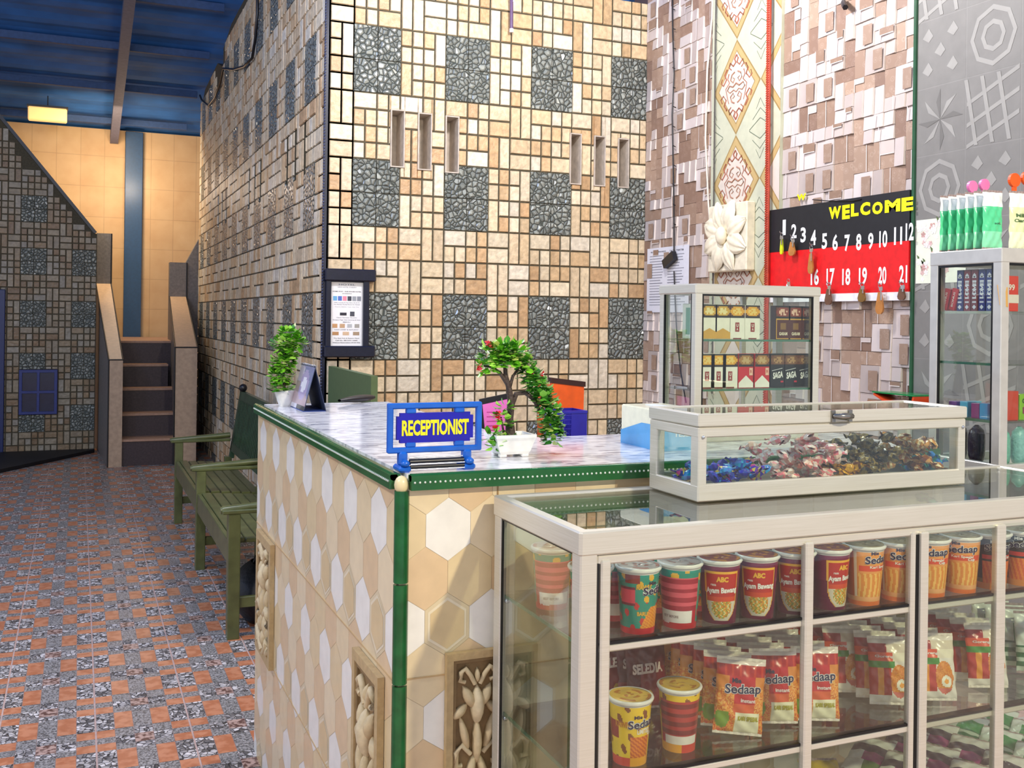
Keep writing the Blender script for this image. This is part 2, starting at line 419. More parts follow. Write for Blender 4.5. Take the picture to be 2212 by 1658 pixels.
# ---- wall_back (plane y = YB)
SLOTS = [(1.552, 2.20, 1.632, 2.515), (1.708, 2.195, 1.788, 2.51), (1.868, 2.19, 1.948, 2.508),
         (2.640, 2.175, 2.715, 2.475), (2.800, 2.175, 2.875, 2.473), (2.960, 2.175, 3.035, 2.471)]
mb = MB(); ZBT = 3.30
wall_strips(mb, XA + 0.0, XC, 0, ZBT, SLOTS, lambda a, b, c, d: mb.box((a, YB, c), (b, YB + 0.16, d), mat=2))
mosaic(mb, lambda x, z, d: (x, YB - d, z), XA + 0.005, XC - 0.002, 1.345, TW, TH_, 0.0, ZBT, SLOTS)
tag(mb.build('wall_back', WM), kind='structure')
M_slot = plain('slot_plaster', 'c6baac', 0.7, var=0.15)
for i, (a, b, c, d) in enumerate(SLOTS):
    mb = MB(); t = 0.006; y0 = YB - 0.014; y1 = YB + 0.15
    mb.box((a, y0, b), (a + t, y1, d)); mb.box((c - t, y0, b), (c, y1, d)); mb.box((a, y0, b), (c, y1, b + t)); mb.box((a, y0, d - t), (c, y1, d))
    mb.box((a, y1 - 0.02, b), (c, y1, d))
    o = mb.build('ventilation_slot', M_slot)
    nm = ('first', 'second', 'third')[i % 3]
    tag(o, '%s ventilation slot, %s of the %s trio in the stone wall' % ('dark upright' if i < 3 else 'pale-sided upright', nm, 'left' if i < 3 else 'right'), 'ventilation slot', 'ventilation slots in the stone wall')
# ---- wall_right (plane x = XC)
Y_C0 = 0.6
mb = MB()
def fC(y, z, d): return (XC - d, y, z)
mb.box((XC, Y_C0, 0), (XC + 0.15, YB + 0.16, 4.2), col='5e4a40')
def wallpaper(mb, ya, yb, z0, z1):
    g = 0.062; gz = 0.0600; ny = int((yb - ya) / g) + 1; nz = int((z1 - z0) / gz) + 1; used = set()
    for r in range(nz):
        for k in range(ny):
            if (k, r) in used: continue
            q = R.random(); w_, h_ = (2, 2) if q < .44 else (1, 2) if q < .60 else (2, 1) if q < .84 else (1, 1)
            while any((k + i, r + j) in used for i in range(w_) for j in range(h_)): w_ = 1
            for i in range(w_):
                for j in range(h_): used.add((k + i, r + j))
            a = yb - k * g; b = max(ya, yb - (k + w_) * g); c = z0 + r * gz; d = min(z1, c + h_ * gz)
            if a - b < 0.01: continue
            a -= .0012; b += .0012; c += .0012; d -= .0012
            dark = R.random() < 0.42
            col = lin(R.choice(['a48b7a', '93796a', 'b39a88'] if dark else ['c9bdb9', 'd2c7c3', 'bdb0aa'])); s_ = R.uniform(0.9, 1.05); col = tuple(min(1, x * s_) for x in col[:3]) + (1,)
            base = 0.005 if dark else R.choice([0.006, 0.010]); tl = -0.004 if dark else 0.008
            p = [fC(a, c, base), fC(b, c, base + tl), fC(b, d, base + tl * 0.4), fC(a, d, max(0.001, base - tl * .5))]
            q_ = [fC(a, c, 0), fC(b, c, 0), fC(b, d, 0), fC(a, d, 0)]
            mb.add(p + q_, [(0, 1, 2, 3)], col, 1 if dark else 0)
            edge = lin('f0e6e0') if not dark else col
            mb.add(p + q_, [(4, 5, 1, 0), (5, 6, 2, 1), (6, 7, 3, 2), (7, 4, 0, 3)], edge, 0)
            if w_ == 2 and h_ == 2 and not dark and R.random() < 0.55:
                m_ = (a + b) / 2; e = base + tl + 0.003
                mb.add([fC(m_, c + 0.012, e), fC(b + 0.006, c + 0.012, e), fC(b + 0.006, d - 0.02, e), fC(m_, d - 0.02, e)], [(0, 1, 2, 3)], lin('a28b7b'), 1)
            elif w_ == 2 and R.random() < .75:
                m_ = a + (b - a) * R.choice((.3, .5, .65)); e = max(base, base + tl) + .003; th_ = .004
                mb.add([fC(m_, c, e), fC(m_ - th_, c, e), fC(m_ - th_, d, e), fC(m_, d, e)], [(0, 1, 2, 3)], lin('ddd3ce'), 0)
                if R.random() < .6:
                    n_ = c + (d - c) * R.uniform(.3, .7)
                    mb.add([fC(m_ - th_, n_, e), fC(b, n_, e), fC(b, n_ + th_, e), fC(m_ - th_, n_ + th_, e)], [(0, 1, 2, 3)], lin('ddd3ce'), 0)
                    mb.add([fC(m_ - th_, n_ + th_, e - .001), fC(b, n_ + th_, e - .001), fC(b, d, e - .001), fC(m_ - th_, d, e - .001)], [(0, 1, 2, 3)], lin('99806f' if not dark else 'cbbdb6'), 1 if not dark else 0)
wallpaper(mb, 4.66, YB - 0.01, 0.0, 3.6); wallpaper(mb, 3.215, 4.07, 0.0, 3.6)
# printed tile column with wooden diamonds
def quadC(mb, pts, d, col, mat=0):
    mb.add([fC(y, z, d) for y, z in pts], [tuple(range(len(pts)))], col, mat)
cy0, cy1 = 4.07, 4.66
mb.box((XC - 0.022, cy0, 0), (XC, cy1, 3.7), col='c3c6ae', mat=2)
Tz = 0.497; yc = 4.435; zc0 = 2.60; hw = 0.205; hh = Tz / 2
def clipY(y): return min(max(y, cy0 + 0.001), cy1 - 0.001)
for cyn in (yc, yc - 2 * hw):
    for i in range(-6, 4):
        zc = zc0 + i * Tz
        if zc - hh < 0 or zc > 3.7: continue
        # printed wooden bars of each diamond and pale centre
        dm = lambda k, off: [(cyn - hw * k, zc + 0), (cyn, zc + hh * k), (cyn + hw * k, zc), (cyn, zc - hh * k)]
        def clipped(poly, lim):
            out = []
            n = len(poly)
            for q in range(n):
                (y0, z0), (y1, z1) = poly[q], poly[(q + 1) % n]
                for (ys, inside) in ((lim, None),): pass
                i0 = y0 >= lim; i1 = y1 >= lim
                if i0: out.append((y0, z0))
                if i0 != i1:
                    f = (lim - y0) / (y1 - y0); out.append((lim, z0 + (z1 - z0) * f))
            return out
        for k, cc, dd in ((1.0, '9c8250', 0.0226), (0.95, 'c0a672', 0.0230), (0.78, '9c8250', 0.0233), (0.75, 'd8cec2', 0.0236)):
            pl = clipped(dm(k, 0), cy0 + 0.001)
            if len(pl) > 2: quadC(mb, pl, dd, lin(cc), 2)
        for s_ in (-1, 1):
            for q in (-1, 1):   # leaf lines drawn on the green corner triangles
                for e in (0.30, 0.55, 0.8):
                    ya = cyn + s_ * hw * (1.0 - 0.0); za = zc + q * hh * (0.15 + e * 0.8)
                    yb_ = cyn + s_ * hw * (1.0 - e * 0.55)
                    if min(ya, yb_) < cy0: continue
                    mb.add([fC(ya, za, 0.0232), fC(ya, za + 0.004, 0.0232), fC(yb_, za + q * 0.05 + 0.004, 0.0232), fC(yb_, za + q * 0.05, 0.0232)], [(0, 1, 2, 3)], lin('5d6a5a'), 2)
# grey patterned tiles nearer the camera
gy1 = 3.195; tile_w = 0.252; tz = 0.272
mb.box((XC - 0.018, Y_C0, 0), (XC, gy1, 4.0), col='8c8a86', mat=3)
GL = lin('9c9a95'); GD = lin('6f6d69')
k = 0
for i in range(0, 10):
    for j in range(-4, 6):
        y1 = gy1 - i * tile_w; y0 = y1 - tile_w; z0 = 2.33 + (j - 1) * tz; z1 = z0 + tz
        if z0 < 0.02 or y0 < Y_C0: continue
        cy = (y0 + y1) / 2; cz = (z0 + z1) / 2; D = 0.0185; D2 = 0.0195
        quadC(mb, [(y1 - .002, z0 + .002), (y0 + .002, z0 + .002), (y0 + .002, z1 - .002), (y1 - .002, z1 - .002)], D, lin('807e7a'), 3)
        kind = (i * 2 + j) % 4; hw_ = tile_w / 2; hz_ = tz / 2
        P = lambda a, b: (cy - a * hw_, cz + b * hz_)
        if kind == 0:
            for q in range(8):
                a0 = q * math.pi / 4; a1 = a0 + 0.30
                quadC(mb, [P(0, 0), P(.9 * math.cos(a0), .9 * math.sin(a0)), P(.55 * math.cos(a1), .55 * math.sin(a1))], D2, GL if q % 2 else GD, 3)
        elif kind == 1:
            for (a, b) in ((-.5, .5), (.5, .5), (-.5, -.5), (.5, -.5), (0, 0)):
                s_ = .26; quadC(mb, [P(a - s_, b), P(a, b - s_ * .6), P(a + s_ * .7, b), P(a, b + s_)], D2, GL, 3)
        elif kind == 2:
            for q in (-.6, 0, .6):
                quadC(mb, [P(-.95, q - .12 - .3), P(-.95, q + .0 - .3), P(.95, q + .55 - .12), P(.95, q + .55 - .25)], D2, GL, 3)
                quadC(mb, [P(q - .06, -.95), P(q + .08, -.95), P(q + .08 - .4, .95), P(q - .06 - .4, .95)], D2 + .0004, GL, 3)
        else:
            for rr in (.85, .45):
                n = 8
                for q in range(n):
                    a0 = q * 2 * math.pi / n; a1 = (q + 1) * 2 * math.pi / n
                    quadC(mb, [P(rr * math.cos(a0), rr * math.sin(a0)), P(rr * math.cos(a1), rr * math.sin(a1)), P((rr - .14) * math.cos(a1), (rr - .14) * math.sin(a1)), P((rr - .14) * math.cos(a0), (rr - .14) * math.sin(a0))], D2, GL, 3)
# floral tile
quadC(mb, [(3.185, 1.545), (2.93, 1.545), (2.93, 1.802), (3.185, 1.802)], 0.021, lin('e9edd9'), 2)
for q in range(34):
    fy = 3.185 - abs(R.gauss(0.05, 0.07)); fz = R.uniform(1.56, 1.79)
    if fy < 2.95 or fy > 3.17: continue
    cc = R.choice(['f7f1ee', 'f3e3e0', 'e0b9b4', 'c99a94', 'f9f7f4']); n = 5; rr = R.uniform(0.007, 0.014)
    for p in range(n):
        a = p * 2 * math.pi / n + q
        quadC(mb, [(fy, fz), (fy + rr * math.cos(a - .5), fz + rr * math.sin(a - .5)), (fy + 1.3 * rr * math.cos(a), fz + 1.3 * rr * math.sin(a)), (fy + rr * math.cos(a + .5), fz + rr * math.sin(a + .5))], 0.0215 + q * 0.00002, lin(cc), 2)
    if q % 4 == 0: quadC(mb, [(fy, fz), (fy + .004, fz + .004), (fy + .012, fz + .03), (fy - .002, fz + .02)], 0.0214, lin('5d7040'), 2)
def mk_tan():
    t = NT('wallpaper_scroll_panel'); a = t.n('Attribute'); a.attribute_name = 'Col'
    v = t.n('TexVoronoi', feature='F1'); v.inputs['Scale'].default_value = 32; t.l(t.coord(), v.inputs['Vector'])
    r = t.ramp(v.outputs['Distance'], [(0.22, (1, 1, 1, 1)), (0.30, (0.78, 0.74, 0.68, 1)), (0.36, (1, 1, 1, 1)), (0.50, (0.86, 0.82, 0.78, 1))])
    t.l(t.mix(a.outputs['Color'], r, 1, 'MULTIPLY'), t.b.inputs['Base Color']); t.b.inputs['Roughness'].default_value = 0.5; return t.m
tag(mb.build('wall_right', [M_wp, mk_tan(), M_tile, attr_mat('matt_patterned_tile', .62, .12, 18)]), kind='structure')
# green strip between wallpaper and grey tiles, black beaded trim on the left corner
mb = MB().box((XC - 0.03, 3.193, 0), (XC - 0.0, 3.207, 4.0), bev=0.003)
tag(mb.build('trim_2', plain('green_trim', '26543a', 0.3)), kind='structure')
mb = MB().box((XA - 0.014, YB - 0.014, 0.0), (XA + 0.006, YB + 0.004, 3.93))
z = 0.5
while z < 3.9: mb.sphere((XA - 0.012, YB - 0.013, z), 0.0065, 6, 4, mat=1); z += 0.016
tag(mb.build('trim_1', [plain('navy_trim', '141a33', 0.3), plain('trim_bead', '39405e', 0.2)]), kind='structure')

# ---- far hall: tan wall with blue column, stair side wall, roof
def m_tan():
    t = NT('tan_tiled_wall'); co = t.coord(); b = t.n('TexBrick'); mp = t.n('Mapping'); mp.inputs['Rotation'].default_value = (rad(90), 0, 0); t.l(co, mp.inputs[0]); t.l(mp.outputs[0], b.inputs['Vector'])
    b.offset = 0.0; b.inputs['Scale'].default_value = 1; b.inputs['Brick Width'].default_value = 0.26; b.inputs['Row Height'].default_value = 0.36; b.inputs['Mortar Size'].default_value = 0.004
    b.inputs['Color1'].default_value = lin('cfa97a'); b.inputs['Color2'].default_value = lin('c9a173'); b.inputs['Mortar'].default_value = lin('ad8a62')
    n = t.noise(5); t.l(t.mix(b.outputs['Color'], t.ramp(n.outputs[0], [(.3, lin('d9b98c')), (.7, lin('b98f62'))]), .35), t.b.inputs['Base Color']); t.b.inputs['Roughness'].default_value = .6
    return t.m
mb = MB().box((-4, 13, 0), (4, 13.15, 3.56)); tag(mb.build('wall_far', m_tan()), kind='structure')
M_blue = plain('dark_blue_paint', '123f66', 0.4)
mb = MB().box((0.485, 12.9, 0.9), (0.680, 13.0, 3.54), bev=0.004)
tag(mb.build('column', M_blue), 'dark blue painted column on the tan wall behind the staircase', 'column')
YS = 11.0
dg = [(-0.70, 3.24), (0.139, 2.183)]; sl = (dg[1][1] - dg[0][1]) / (dg[1][0] - dg[0][0])
def top_S(x): return dg[0][1] + (x - dg[0][0]) * sl
mb = MB()
mb.prism([(-3.0, 0), (0.16, 0), (0.16, 2.17), (0.139, 2.183), (-1.0, top_S(-1.0)), (-3.0, top_S(-1.0))], 'y', YS, YS + 0.15, mat=2)
mosaic(mb, lambda x, z, d: (x, YS - d, z), -2.4, 0.155, -0.526, 0.115, 0.128, 0.0, 3.4, [(-0.53, 0.385, -0.18, 0.83), (-0.95, 0.0, -0.655, 1.60)], keep=lambda x, z: z < top_S(min(x, 0.139)) - 0.01, tint=0.42)  # tint puts the shade over this wall into the stone colour
tag(mb.build('wall_stair', WM), kind='structure')
mb = MB().obox((-1.0, YS - 0.01, top_S(-1.0)), (0.145, YS - 0.01, 2.183), 0.04, 0.03)
tag(mb.build('trim_3', plain('dark_trim', '1c1c24', .4)), kind='structure')
# window in the stair wall
mb = MB(); wx0, wx1, wz0, wz1 = -0.525, -0.185, 0.39, 0.825; t_ = 0.028
for a, b in (((wx0, wz0), (wx0 + t_, wz1)), ((wx1 - t_, wz0), (wx1, wz1)), ((wx0, wz0), (wx1, wz0 + t_)), ((wx0, wz1 - t_), (wx1, wz1)), (((wx0 + wx1) / 2 - .012, wz0), ((wx0 + wx1) / 2 + .012, wz1)), ((wx0, .595), (wx1, .62))):
    mb.box((a[0], YS - 0.04, a[1]), (b[0], YS - 0.002, b[1]), bev=0.002)
wd = mb.build('window_1', plain('blue_window_frame', '1a2f7a', .4)); tag(wd, kind='structure')
mb = MB().box((wx0 + .01, YS - 0.02, wz0 + .01), (wx1 - .01, YS - 0.012, wz1 - .01)); mb.build('pane', plain('dark_pane', '252a44', .12), wd)
mb = MB().box((-0.95, YS - 0.03, 0), (-0.655, YS - 0.002, 1.60), bev=0.004)
tag(mb.build('door_1', plain('navy_door', '0f2560', .4)), kind='structure')
# thin black wedge-shaped slab on the floor along the stair wall
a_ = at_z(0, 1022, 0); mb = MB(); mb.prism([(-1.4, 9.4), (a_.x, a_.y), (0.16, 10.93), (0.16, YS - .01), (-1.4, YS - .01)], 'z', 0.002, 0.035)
tag(mb.build('trim_4', plain('black_slab', '17171a', .6)), kind='structure')
# roof: dark blue corrugated sheet, purlins, rafter
def roof_z(y): return 3.57 + 0.15 * (13 - y)
mb = MB(); nrib = 170
ys = [15 - i * (16.5 / nrib) for i in range(nrib + 1)]
xs = [-6, 6]
vs = []
for i, y in enumerate(ys):
    zz = roof_z(y) + (0.02 if i % 4 in (0, 1) else 0.0)
    vs += [(xs[0], y, zz), (xs[1], y, zz)]
mb.add(vs, [(2 * i, 2 * i + 1, 2 * i + 3, 2 * i + 2) for i in range(nrib)])
M_roof = plain('blue_roof_sheet', '2a64a8', .75, 0, var=.25, scale=3)
tag(mb.build('ceiling', M_roof), kind='structure')
M_steel = plain('painted_steel_purlin', '35507c', .7)
for i, y in enumerate((12.6, 11.5, 10.4, 9.3, 8.2, 7.1, 6.0)):
    mb = MB().box((-5, y - .03, roof_z(y) - .075), (1.15 if y > 5.4 else 5, y + .03, roof_z(y) - .004), bev=.004)
    tag(mb.build('trim_%d' % (5 + i), M_steel), kind='structure')
mb = MB(); mb.obox((0.36, 12.98, roof_z(12.98) - .13), (0.36, 5.5, roof_z(5.5) - .13), .09, .10)
tag(mb.build('trim_12', plain('rafter_steel', '6b6878', .6)), kind='structure')
mb = MB().box((1.2, YB + .4, ZBT - .3), (XC + .1, YB + .5, 4.6), mat=0)
tag(mb.build('wall_upper', M_roof), kind='structure')
# hanging warm lamp below the roof
p = at_y(103, 246, 12.0)
tl = thing('ceiling_lamp', 'small warm orange lamp glowing under the dark blue roof, above the far tan wall', 'lamp', (p.x, p.y, p.z - .08))
mb = MB().box((-.19, -.06, 0), (.19, .06, .14), bev=.012)
em = bpy.data.materials.new('warm_lamp_glow'); em.use_nodes = True
b_ = em.node_tree.nodes['Principled BSDF']; b_.inputs['Emission Color'].default_value = lin('e0b070'); b_.inputs['Emission Strength'].default_value = 0.45; b_.inputs['Base Color'].default_value = lin('d8b070')
mb.build('lamp_shade', em, tl)
mb = MB().box((-.20, -.065, .14), (.20, .065, .16)).tube([(0, 0, .16), (0, 0, max(.2, roof_z(12) - p.z + .06))], .006)
mb.build('bracket', M_black, tl)

# ---- staircase
st = thing('staircase', 'narrow tiled staircase between two sloping parapets at the end of the hall', 'staircase', (0.58, 9.85, 0))
og = (0.58, 9.85, 0)
M_step = plain('stair_tile_maroon', '3c2e32', .5, var=.25, scale=60); M_nose = plain('stair_nosing', 'b08a72', .5)
zt = [0.243, 0.452, 0.669, 0.886, 1.11]
for i, z in enumerate(zt):
    y = 9.87 + i * 0.27; x0 = 0.37 - i * 0.004; x1 = 0.93 - i * 0.035
    y1 = y + .27 if i < 4 else 12.86
    mb = MB(); mb.box((x0 - .02, y + .012, 0 if i < 4 else .0), (x1 + (.0 if i < 4 else .25), y1 + .012, z - .02), mat=0); mb.box((x0 - .02, y, z - .02), (x1 + (.0 if i < 4 else .25), y1 + .012, z), mat=1)
    mb.build('step', [M_step, M_nose], st, og)
M_cap = plain('parapet_cap', 'd8b898', .4, var=.08); M_par = plain('parapet_grey_tile', '77726f', .5, var=.2, scale=40); M_dk = plain('parapet_edge', '16161a', .4)
def parapet(fl, fr, zf, pl, pr, zm, zp, tall):
    """front-left x, front-right x at y0; far points at y1"""
    y0, y1 = 9.84, 11.6
    m = MB()
    P = [(fl, y0, 0), (fr, y0, 0), (fr, y0, zf), (fl, y0, zf), (pl, y1, 0), (pr, y1, 0), (pr, y1, zm), (pl, y1, zm)]
    m.add(P, [(0, 1, 2, 3)], mat=1); m.add(P, [(4, 7, 6, 5)], mat=1); m.add(P, [(3, 2, 6, 7)], mat=0); m.add(P, [(0, 3, 7, 4), (1, 5, 6, 2)], mat=2)
    # dark edge lines
    for a, b in (((fl, y0, 0), (fl, y0, zf)), ((fl, y0, zf), (fr, y0, zf)), ((fl, y0, zf), (pl, y1, zm)), ((fr, y0, zf), (pr, y1, zm))): m.tube([a, b], .007, 6, mat=3)
    m.box((min(pl, pr), y1, 0), (max(pl, pr), y1 + .15, zp), mat=2); m.tube([(pr, y1, zm), (pr, y1, zp)], .008, 6, mat=3)
    return m
a = at_y(207, 612, 11.6); b = at_y(240, 612, 11.6); c = at_y(207, 503, 11.6)
parapet(0.253, 0.372, .967, a.x, b.x, a.z, c.z, 1).build('parapet', [M_cap, plain('parapet_front_tile', 'b49a80', .5), M_par, M_dk], st, og)
a = at_y(366, 640, 11.6); b = at_y(403, 640, 11.6); c = at_y(366, 566, 11.6)
parapet(0.818, 1.015, 1.079, a.x, b.x, a.z, c.z, 1).build('parapet', [M_cap, plain('parapet_front_tile', 'b49a80', .5), M_par, M_dk], st, og)
a = at_y(405, 565, 11.62); b = at_y(432, 540, 11.62)
MB().prism([(a.x - .01, .0), (XA + .0, 0), (XA + .0, b.z + .12), (a.x - .01, a.z)], 'y', 11.62, 11.74).build('side_panel', M_par, st, og)
# ================================================================ RECEPTION COUNTER
CT = 1.10; K0 = (0.53, 1.745)
ct = thing('reception_counter', 'L-shaped reception counter clad in beige hexagon tiles with green edging', 'counter', (0.53, 1.745, 0)); ogc = (0.53, 1.745, 0)
# body (L), hex cladding
BASE = lin('ecd8ae'); CWHITE = 'f8f5ea'; CTAN = 'e6c99e'; COUT = 'e3d2ab'
def hexes(mb, fn, u0, u1, z0, z1, uref, zref, hwid, hhgt, side):
    """pointy-topped hexagons; row 0 (zref) holds a white hexagon at uref"""
    dz = hhgt * 0.75
    nr0 = math.floor((z0 - zref) / dz) - 1; nr1 = math.ceil((z1 - zref) / dz) + 1
    nc0 = math.floor((u0 - uref) / hwid) - 1; nc1 = math.ceil((u1 - uref) / hwid) + 1
    for r in range(nr0, nr1 + 1):
        for c in range(nc0, nc1 + 1):
            cu = uref + (c + (0.5 if r % 2 else 0)) * hwid; cz = zref + r * dz
            k = -r
            if r % 2 == 0: kind = 'W' if (c + r // 2) % 2 == 0 else ('O' if (r // 2) % 2 else 'B')
            else: kind = 'T' if (c + (r + 1) // 2 + side) % 2 == 0 else 'B'
            col = {'W': CWHITE, 'T': CTAN, 'O': COUT, 'B': R.choice(['ecd8ae', 'f0ddb6', 'e8d2a4'])}[kind]
            def ring(s_, d):
                out = []
                for i in range(6):
                    an = math.pi / 2 + i * math.pi / 3
                    out.append((cu + s_ * hwid / math.sqrt(3) * math.cos(an), cz + s_ * hhgt / 2 * math.sin(an)))
                return out
            def clip(poly, f):
                out = []; n = len(poly)
                for i in range(n):
                    p, q = poly[i], poly[(i + 1) % n]; a, b = f(p), f(q)
                    if a >= 0: out.append(p)
                    if (a >= 0) != (b >= 0):
                        t = a / (a - b); out.append((p[0] + (q[0] - p[0]) * t, p[1] + (q[1] - p[1]) * t))
                return out
            def put(poly, d, cc):
                for f in (lambda p: p[0] - u0, lambda p: u1 - p[0], lambda p: p[1] - z0, lambda p: z1 - p[1]): 
                    poly = clip(poly, f)
                    if len(poly) < 3: return
                mb.add([fn(u, v, d) for u, v in poly], [tuple(range(len(poly)))], lin(cc), 0)
            put(ring(0.994, 0), 0.0010, col)
            if kind == 'O': put(ring(0.86, 0), 0.0014, 'efe2c2'); put(ring(0.76, 0), 0.0018, 'e0c898')
front = MB(); front.box((0.53, 1.745, 0.0), (1.78, 1.85, CT - .012), col=BASE)
hexes(front, lambda u, z, d: (u, 1.745 - d, z), 0.545, 1.78, 0.0, 1.075, 0.6205, 0.9985, 0.0855, 0.115, 1)
for z in (0.735, 0.36): front.box((0.545, 1.7424, z), (1.78, 1.745, z + .0022), col='c8a878')
for x in (0.715, 1.08, 1.44): front.box((x, 1.7424, 0), (x + .002, 1.745, 1.075), col='b08e60')
front.build('front_panel', M_tile, ct, ogc)
side = MB(); side.box((0.53, 1.85, 0.0), (0.62, 3.30, CT - .012), col=BASE)
side.box((0.53, 1.745, 0), (0.531, 3.30, CT - .012), col=BASE)
hexes(side, lambda u, z, d: (0.53 - d, u, z), 1.758, 3.30, 0.0, 1.075, 1.882, 0.994, 0.1095, 0.131, 0)
for z in (0.725, 0.36): side.box((0.5275, 1.758, z), (0.53, 3.30, z + .0022), col='c8a878')
side.build('side_panel', M_tile, ct, ogc)
MB().box((0.62, 3.22, 0), (0.94, 3.30, CT - .012), col=BASE).build('end_panel', M_tile, ct, ogc)
top = MB(); top.prism([(0.545, 1.76), (1.78, 1.76), (1.78, 2.21), (0.95, 2.21), (0.95, 3.285), (0.545, 3.285)], 'z', CT - .012, CT)
top.build('counter_top', M_ctop, ct, ogc)
# inner faces
MB().box((0.60, 2.16, 0), (1.78, 2.205, CT - .012)).box((0.90, 2.2, 0), (0.945, 3.22, CT - .012)).build('inner_panel', plain('inner_board', 'b5a58a', .6), ct, ogc)
M_green = plain('green_edge_tile', '1f5a2c', .18, var=.2, scale=15); M_bead = plain('silver_bead', 'cfd8cc', .25)
def edging(a, b, outn):
    m = MB(); a = Vector(a); b = Vector(b); d = (b - a); L = d.length; d.normalize(); n = Vector(outn)
    m.obox(a + n * .004 + Vector((0, 0, -.013)), b + n * .004 + Vector((0, 0, -.013)), .020, .026, mat=0)
    m.tube([a + n * .006 + Vector((0, 0, -.004)), b + n * .006 + Vector((0, 0, -.004))], .0075, 8, mat=0)
    q = 0.006
    while q < L:
        c = a + d * q + n * .0145; m.sphere((c.x, c.y, c.z - .012), .0022, 6, 4, mat=1); q += .0095
    return m
edging((0.545, 1.742, CT), (1.78, 1.742, CT), (0, -1, 0)).build('edge_trim', [M_green, M_bead], ct, ogc)
edging((0.527, 3.29, CT), (0.527, 1.757, CT), (-1, 0, 0)).build('edge_trim', [M_green, M_bead], ct, ogc)
m = MB()
for i, (za, zb) in enumerate(((.0, .355), (.360, .725), (.729, .905), (.909, 1.072))): m.tube([(0.5335, 1.7485, za), (0.5335, 1.7485, zb)], .0135, 10)
m.build('corner_trim', plain('green_corner_tile', '14592c', .15, var=.25, scale=40), ct, ogc)
MB().sphere((.532, 1.747, 1.083), .0135, 10, 8, sc=(1, 1, 1.2)).build('corner_cap', plain('cream_cap', 'e8d8a8', .3), ct, ogc)
# carved relief panels
def relief(name, fn, u0, u1, z0, z1):
    m = MB()
    cnt = [0]
    def bx(a0, b0, a1, b1, d0, d1, col):
        cnt[0] += 1; e = cnt[0] * .00012; a0 -= e; b0 -= e; a1 += e; b1 += e; d1 += e
        p = [fn(a0, b0, d0), fn(a1, b0, d0), fn(a1, b1, d0), fn(a0, b1, d0), fn(a0, b0, d1), fn(a1, b0, d1), fn(a1, b1, d1), fn(a0, b1, d1)]
        m.add(p, [(4, 5, 6, 7), (0, 1, 5, 4), (1, 2, 6, 5), (2, 3, 7, 6), (3, 0, 4, 7), (3, 2, 1, 0)], lin(col))
    w = u1 - u0; t = w * .10
    bx(u0, z0, u1, z1, .001, .005, '8c7048')
    for a in ((u0, z0, u0 + t, z1), (u1 - t, z0, u1, z1), (u0, z1 - t, u1, z1), (u0, z0, u1, z0 + t)): bx(*a, .001, .014, 'c4a878')
    t2 = t * 1.5
    for a in ((u0 + t, z0 + t, u0 + t2, z1 - t), (u1 - t2, z0 + t, u1 - t, z1 - t), (u0 + t, z1 - t2, u1 - t, z1 - t), (u0 + t, z0 + t, u1 - t, z0 + t2)): bx(*a, .001, .010, '8f744c')
    uc = (u0 + u1) / 2; h = z1 - z0
    def leaf(cu, cz, lw, lh, ang, d, col='d8c296'):
        n, k = 10, 6
        def P(u, v):
            a = u * 2 * math.pi; q = v
            wv = math.sin(math.pi * min(.999, q)) ** .7
            lx = math.cos(a) * lw * wv * .5; lz = (q - .5) * lh; dd = max(0, math.sin(a)) * d * wv + .004
            return fn(cu + lx * math.cos(ang) - lz * math.sin(ang), cz + lx * math.sin(ang) + lz * math.cos(ang), dd)
        m.surf(P, lambda u, v: lin(col), n, k)
    def cur(pts, r):
        m.tube([fn(uc + a * w, z1 + b * h, .010) for a, b in pts], [r * w * (1 - .5 * abs(i / (len(pts) - 1) - .5)) for i in range(len(pts))], 8, col=lin('dcc79c'))
    for s_ in (-1, 1):
        cur([(s_ * .04, -.20), (s_ * .12, -.14), (s_ * .20, -.10), (s_ * .27, -.12), (s_ * .28, -.17), (s_ * .20, -.18)], .045)
        cur([(s_ * .10, -.62), (s_ * .24, -.56), (s_ * .34, -.60), (s_ * .33, -.68), (s_ * .24, -.68)], .05)
        cur([(s_ * .05, -.95), (s_ * .22, -.88), (s_ * .32, -.80), (s_ * .36, -.87), (s_ * .28, -.91)], .05)
        leaf(uc + s_ * .13 * w, z1 - .28 * h, .18 * w, .17 * h, -s_ * .5, .018)
        leaf(uc + s_ * .28 * w, z1 - .36 * h, .16 * w, .14 * h, s_ * .9, .014)
        leaf(uc + s_ * .20 * w, z1 - .50 * h, .14 * w, .24 * h, -s_ * .25, .016)
        leaf(uc + s_ * .10 * w, z1 - .72 * h, .15 * w, .22 * h, s_ * .3, .016)
        leaf(uc + s_ * .26 * w, z1 - .76 * h, .13 * w, .16 * h, -s_ * .6, .014)
    leaf(uc, z1 - .33 * h, .22 * w, .26 * h, 0, .026, 'e2cfa6'); leaf(uc, z1 - .55 * h, .16 * w, .30 * h, 0, .022)
    leaf(uc, z1 - .84 * h, .18 * w, .18 * h, 0, .018); leaf(uc, z1 - .15 * h, .09 * w, .10 * h, 0, .014)
    return m
M_carve = attr_mat('carved_sandstone', .6, .2, 60, bump=.2)
relief('r', lambda u, z, d: (u, 1.744 - d, z), 0.617, 0.737, 0.475, 0.775).build('carved_relief', M_carve, ct, ogc)
relief('r', lambda u, z, d: (0.529 - d, u, z), 1.825, 2.015, 0.30, 0.715).build('carved_relief', M_carve, ct, ogc)
relief('r', lambda u, z, d: (0.529 - d, u, z), 2.97, 3.22, 0.36, 0.72).build('carved_relief', M_carve, ct, ogc)

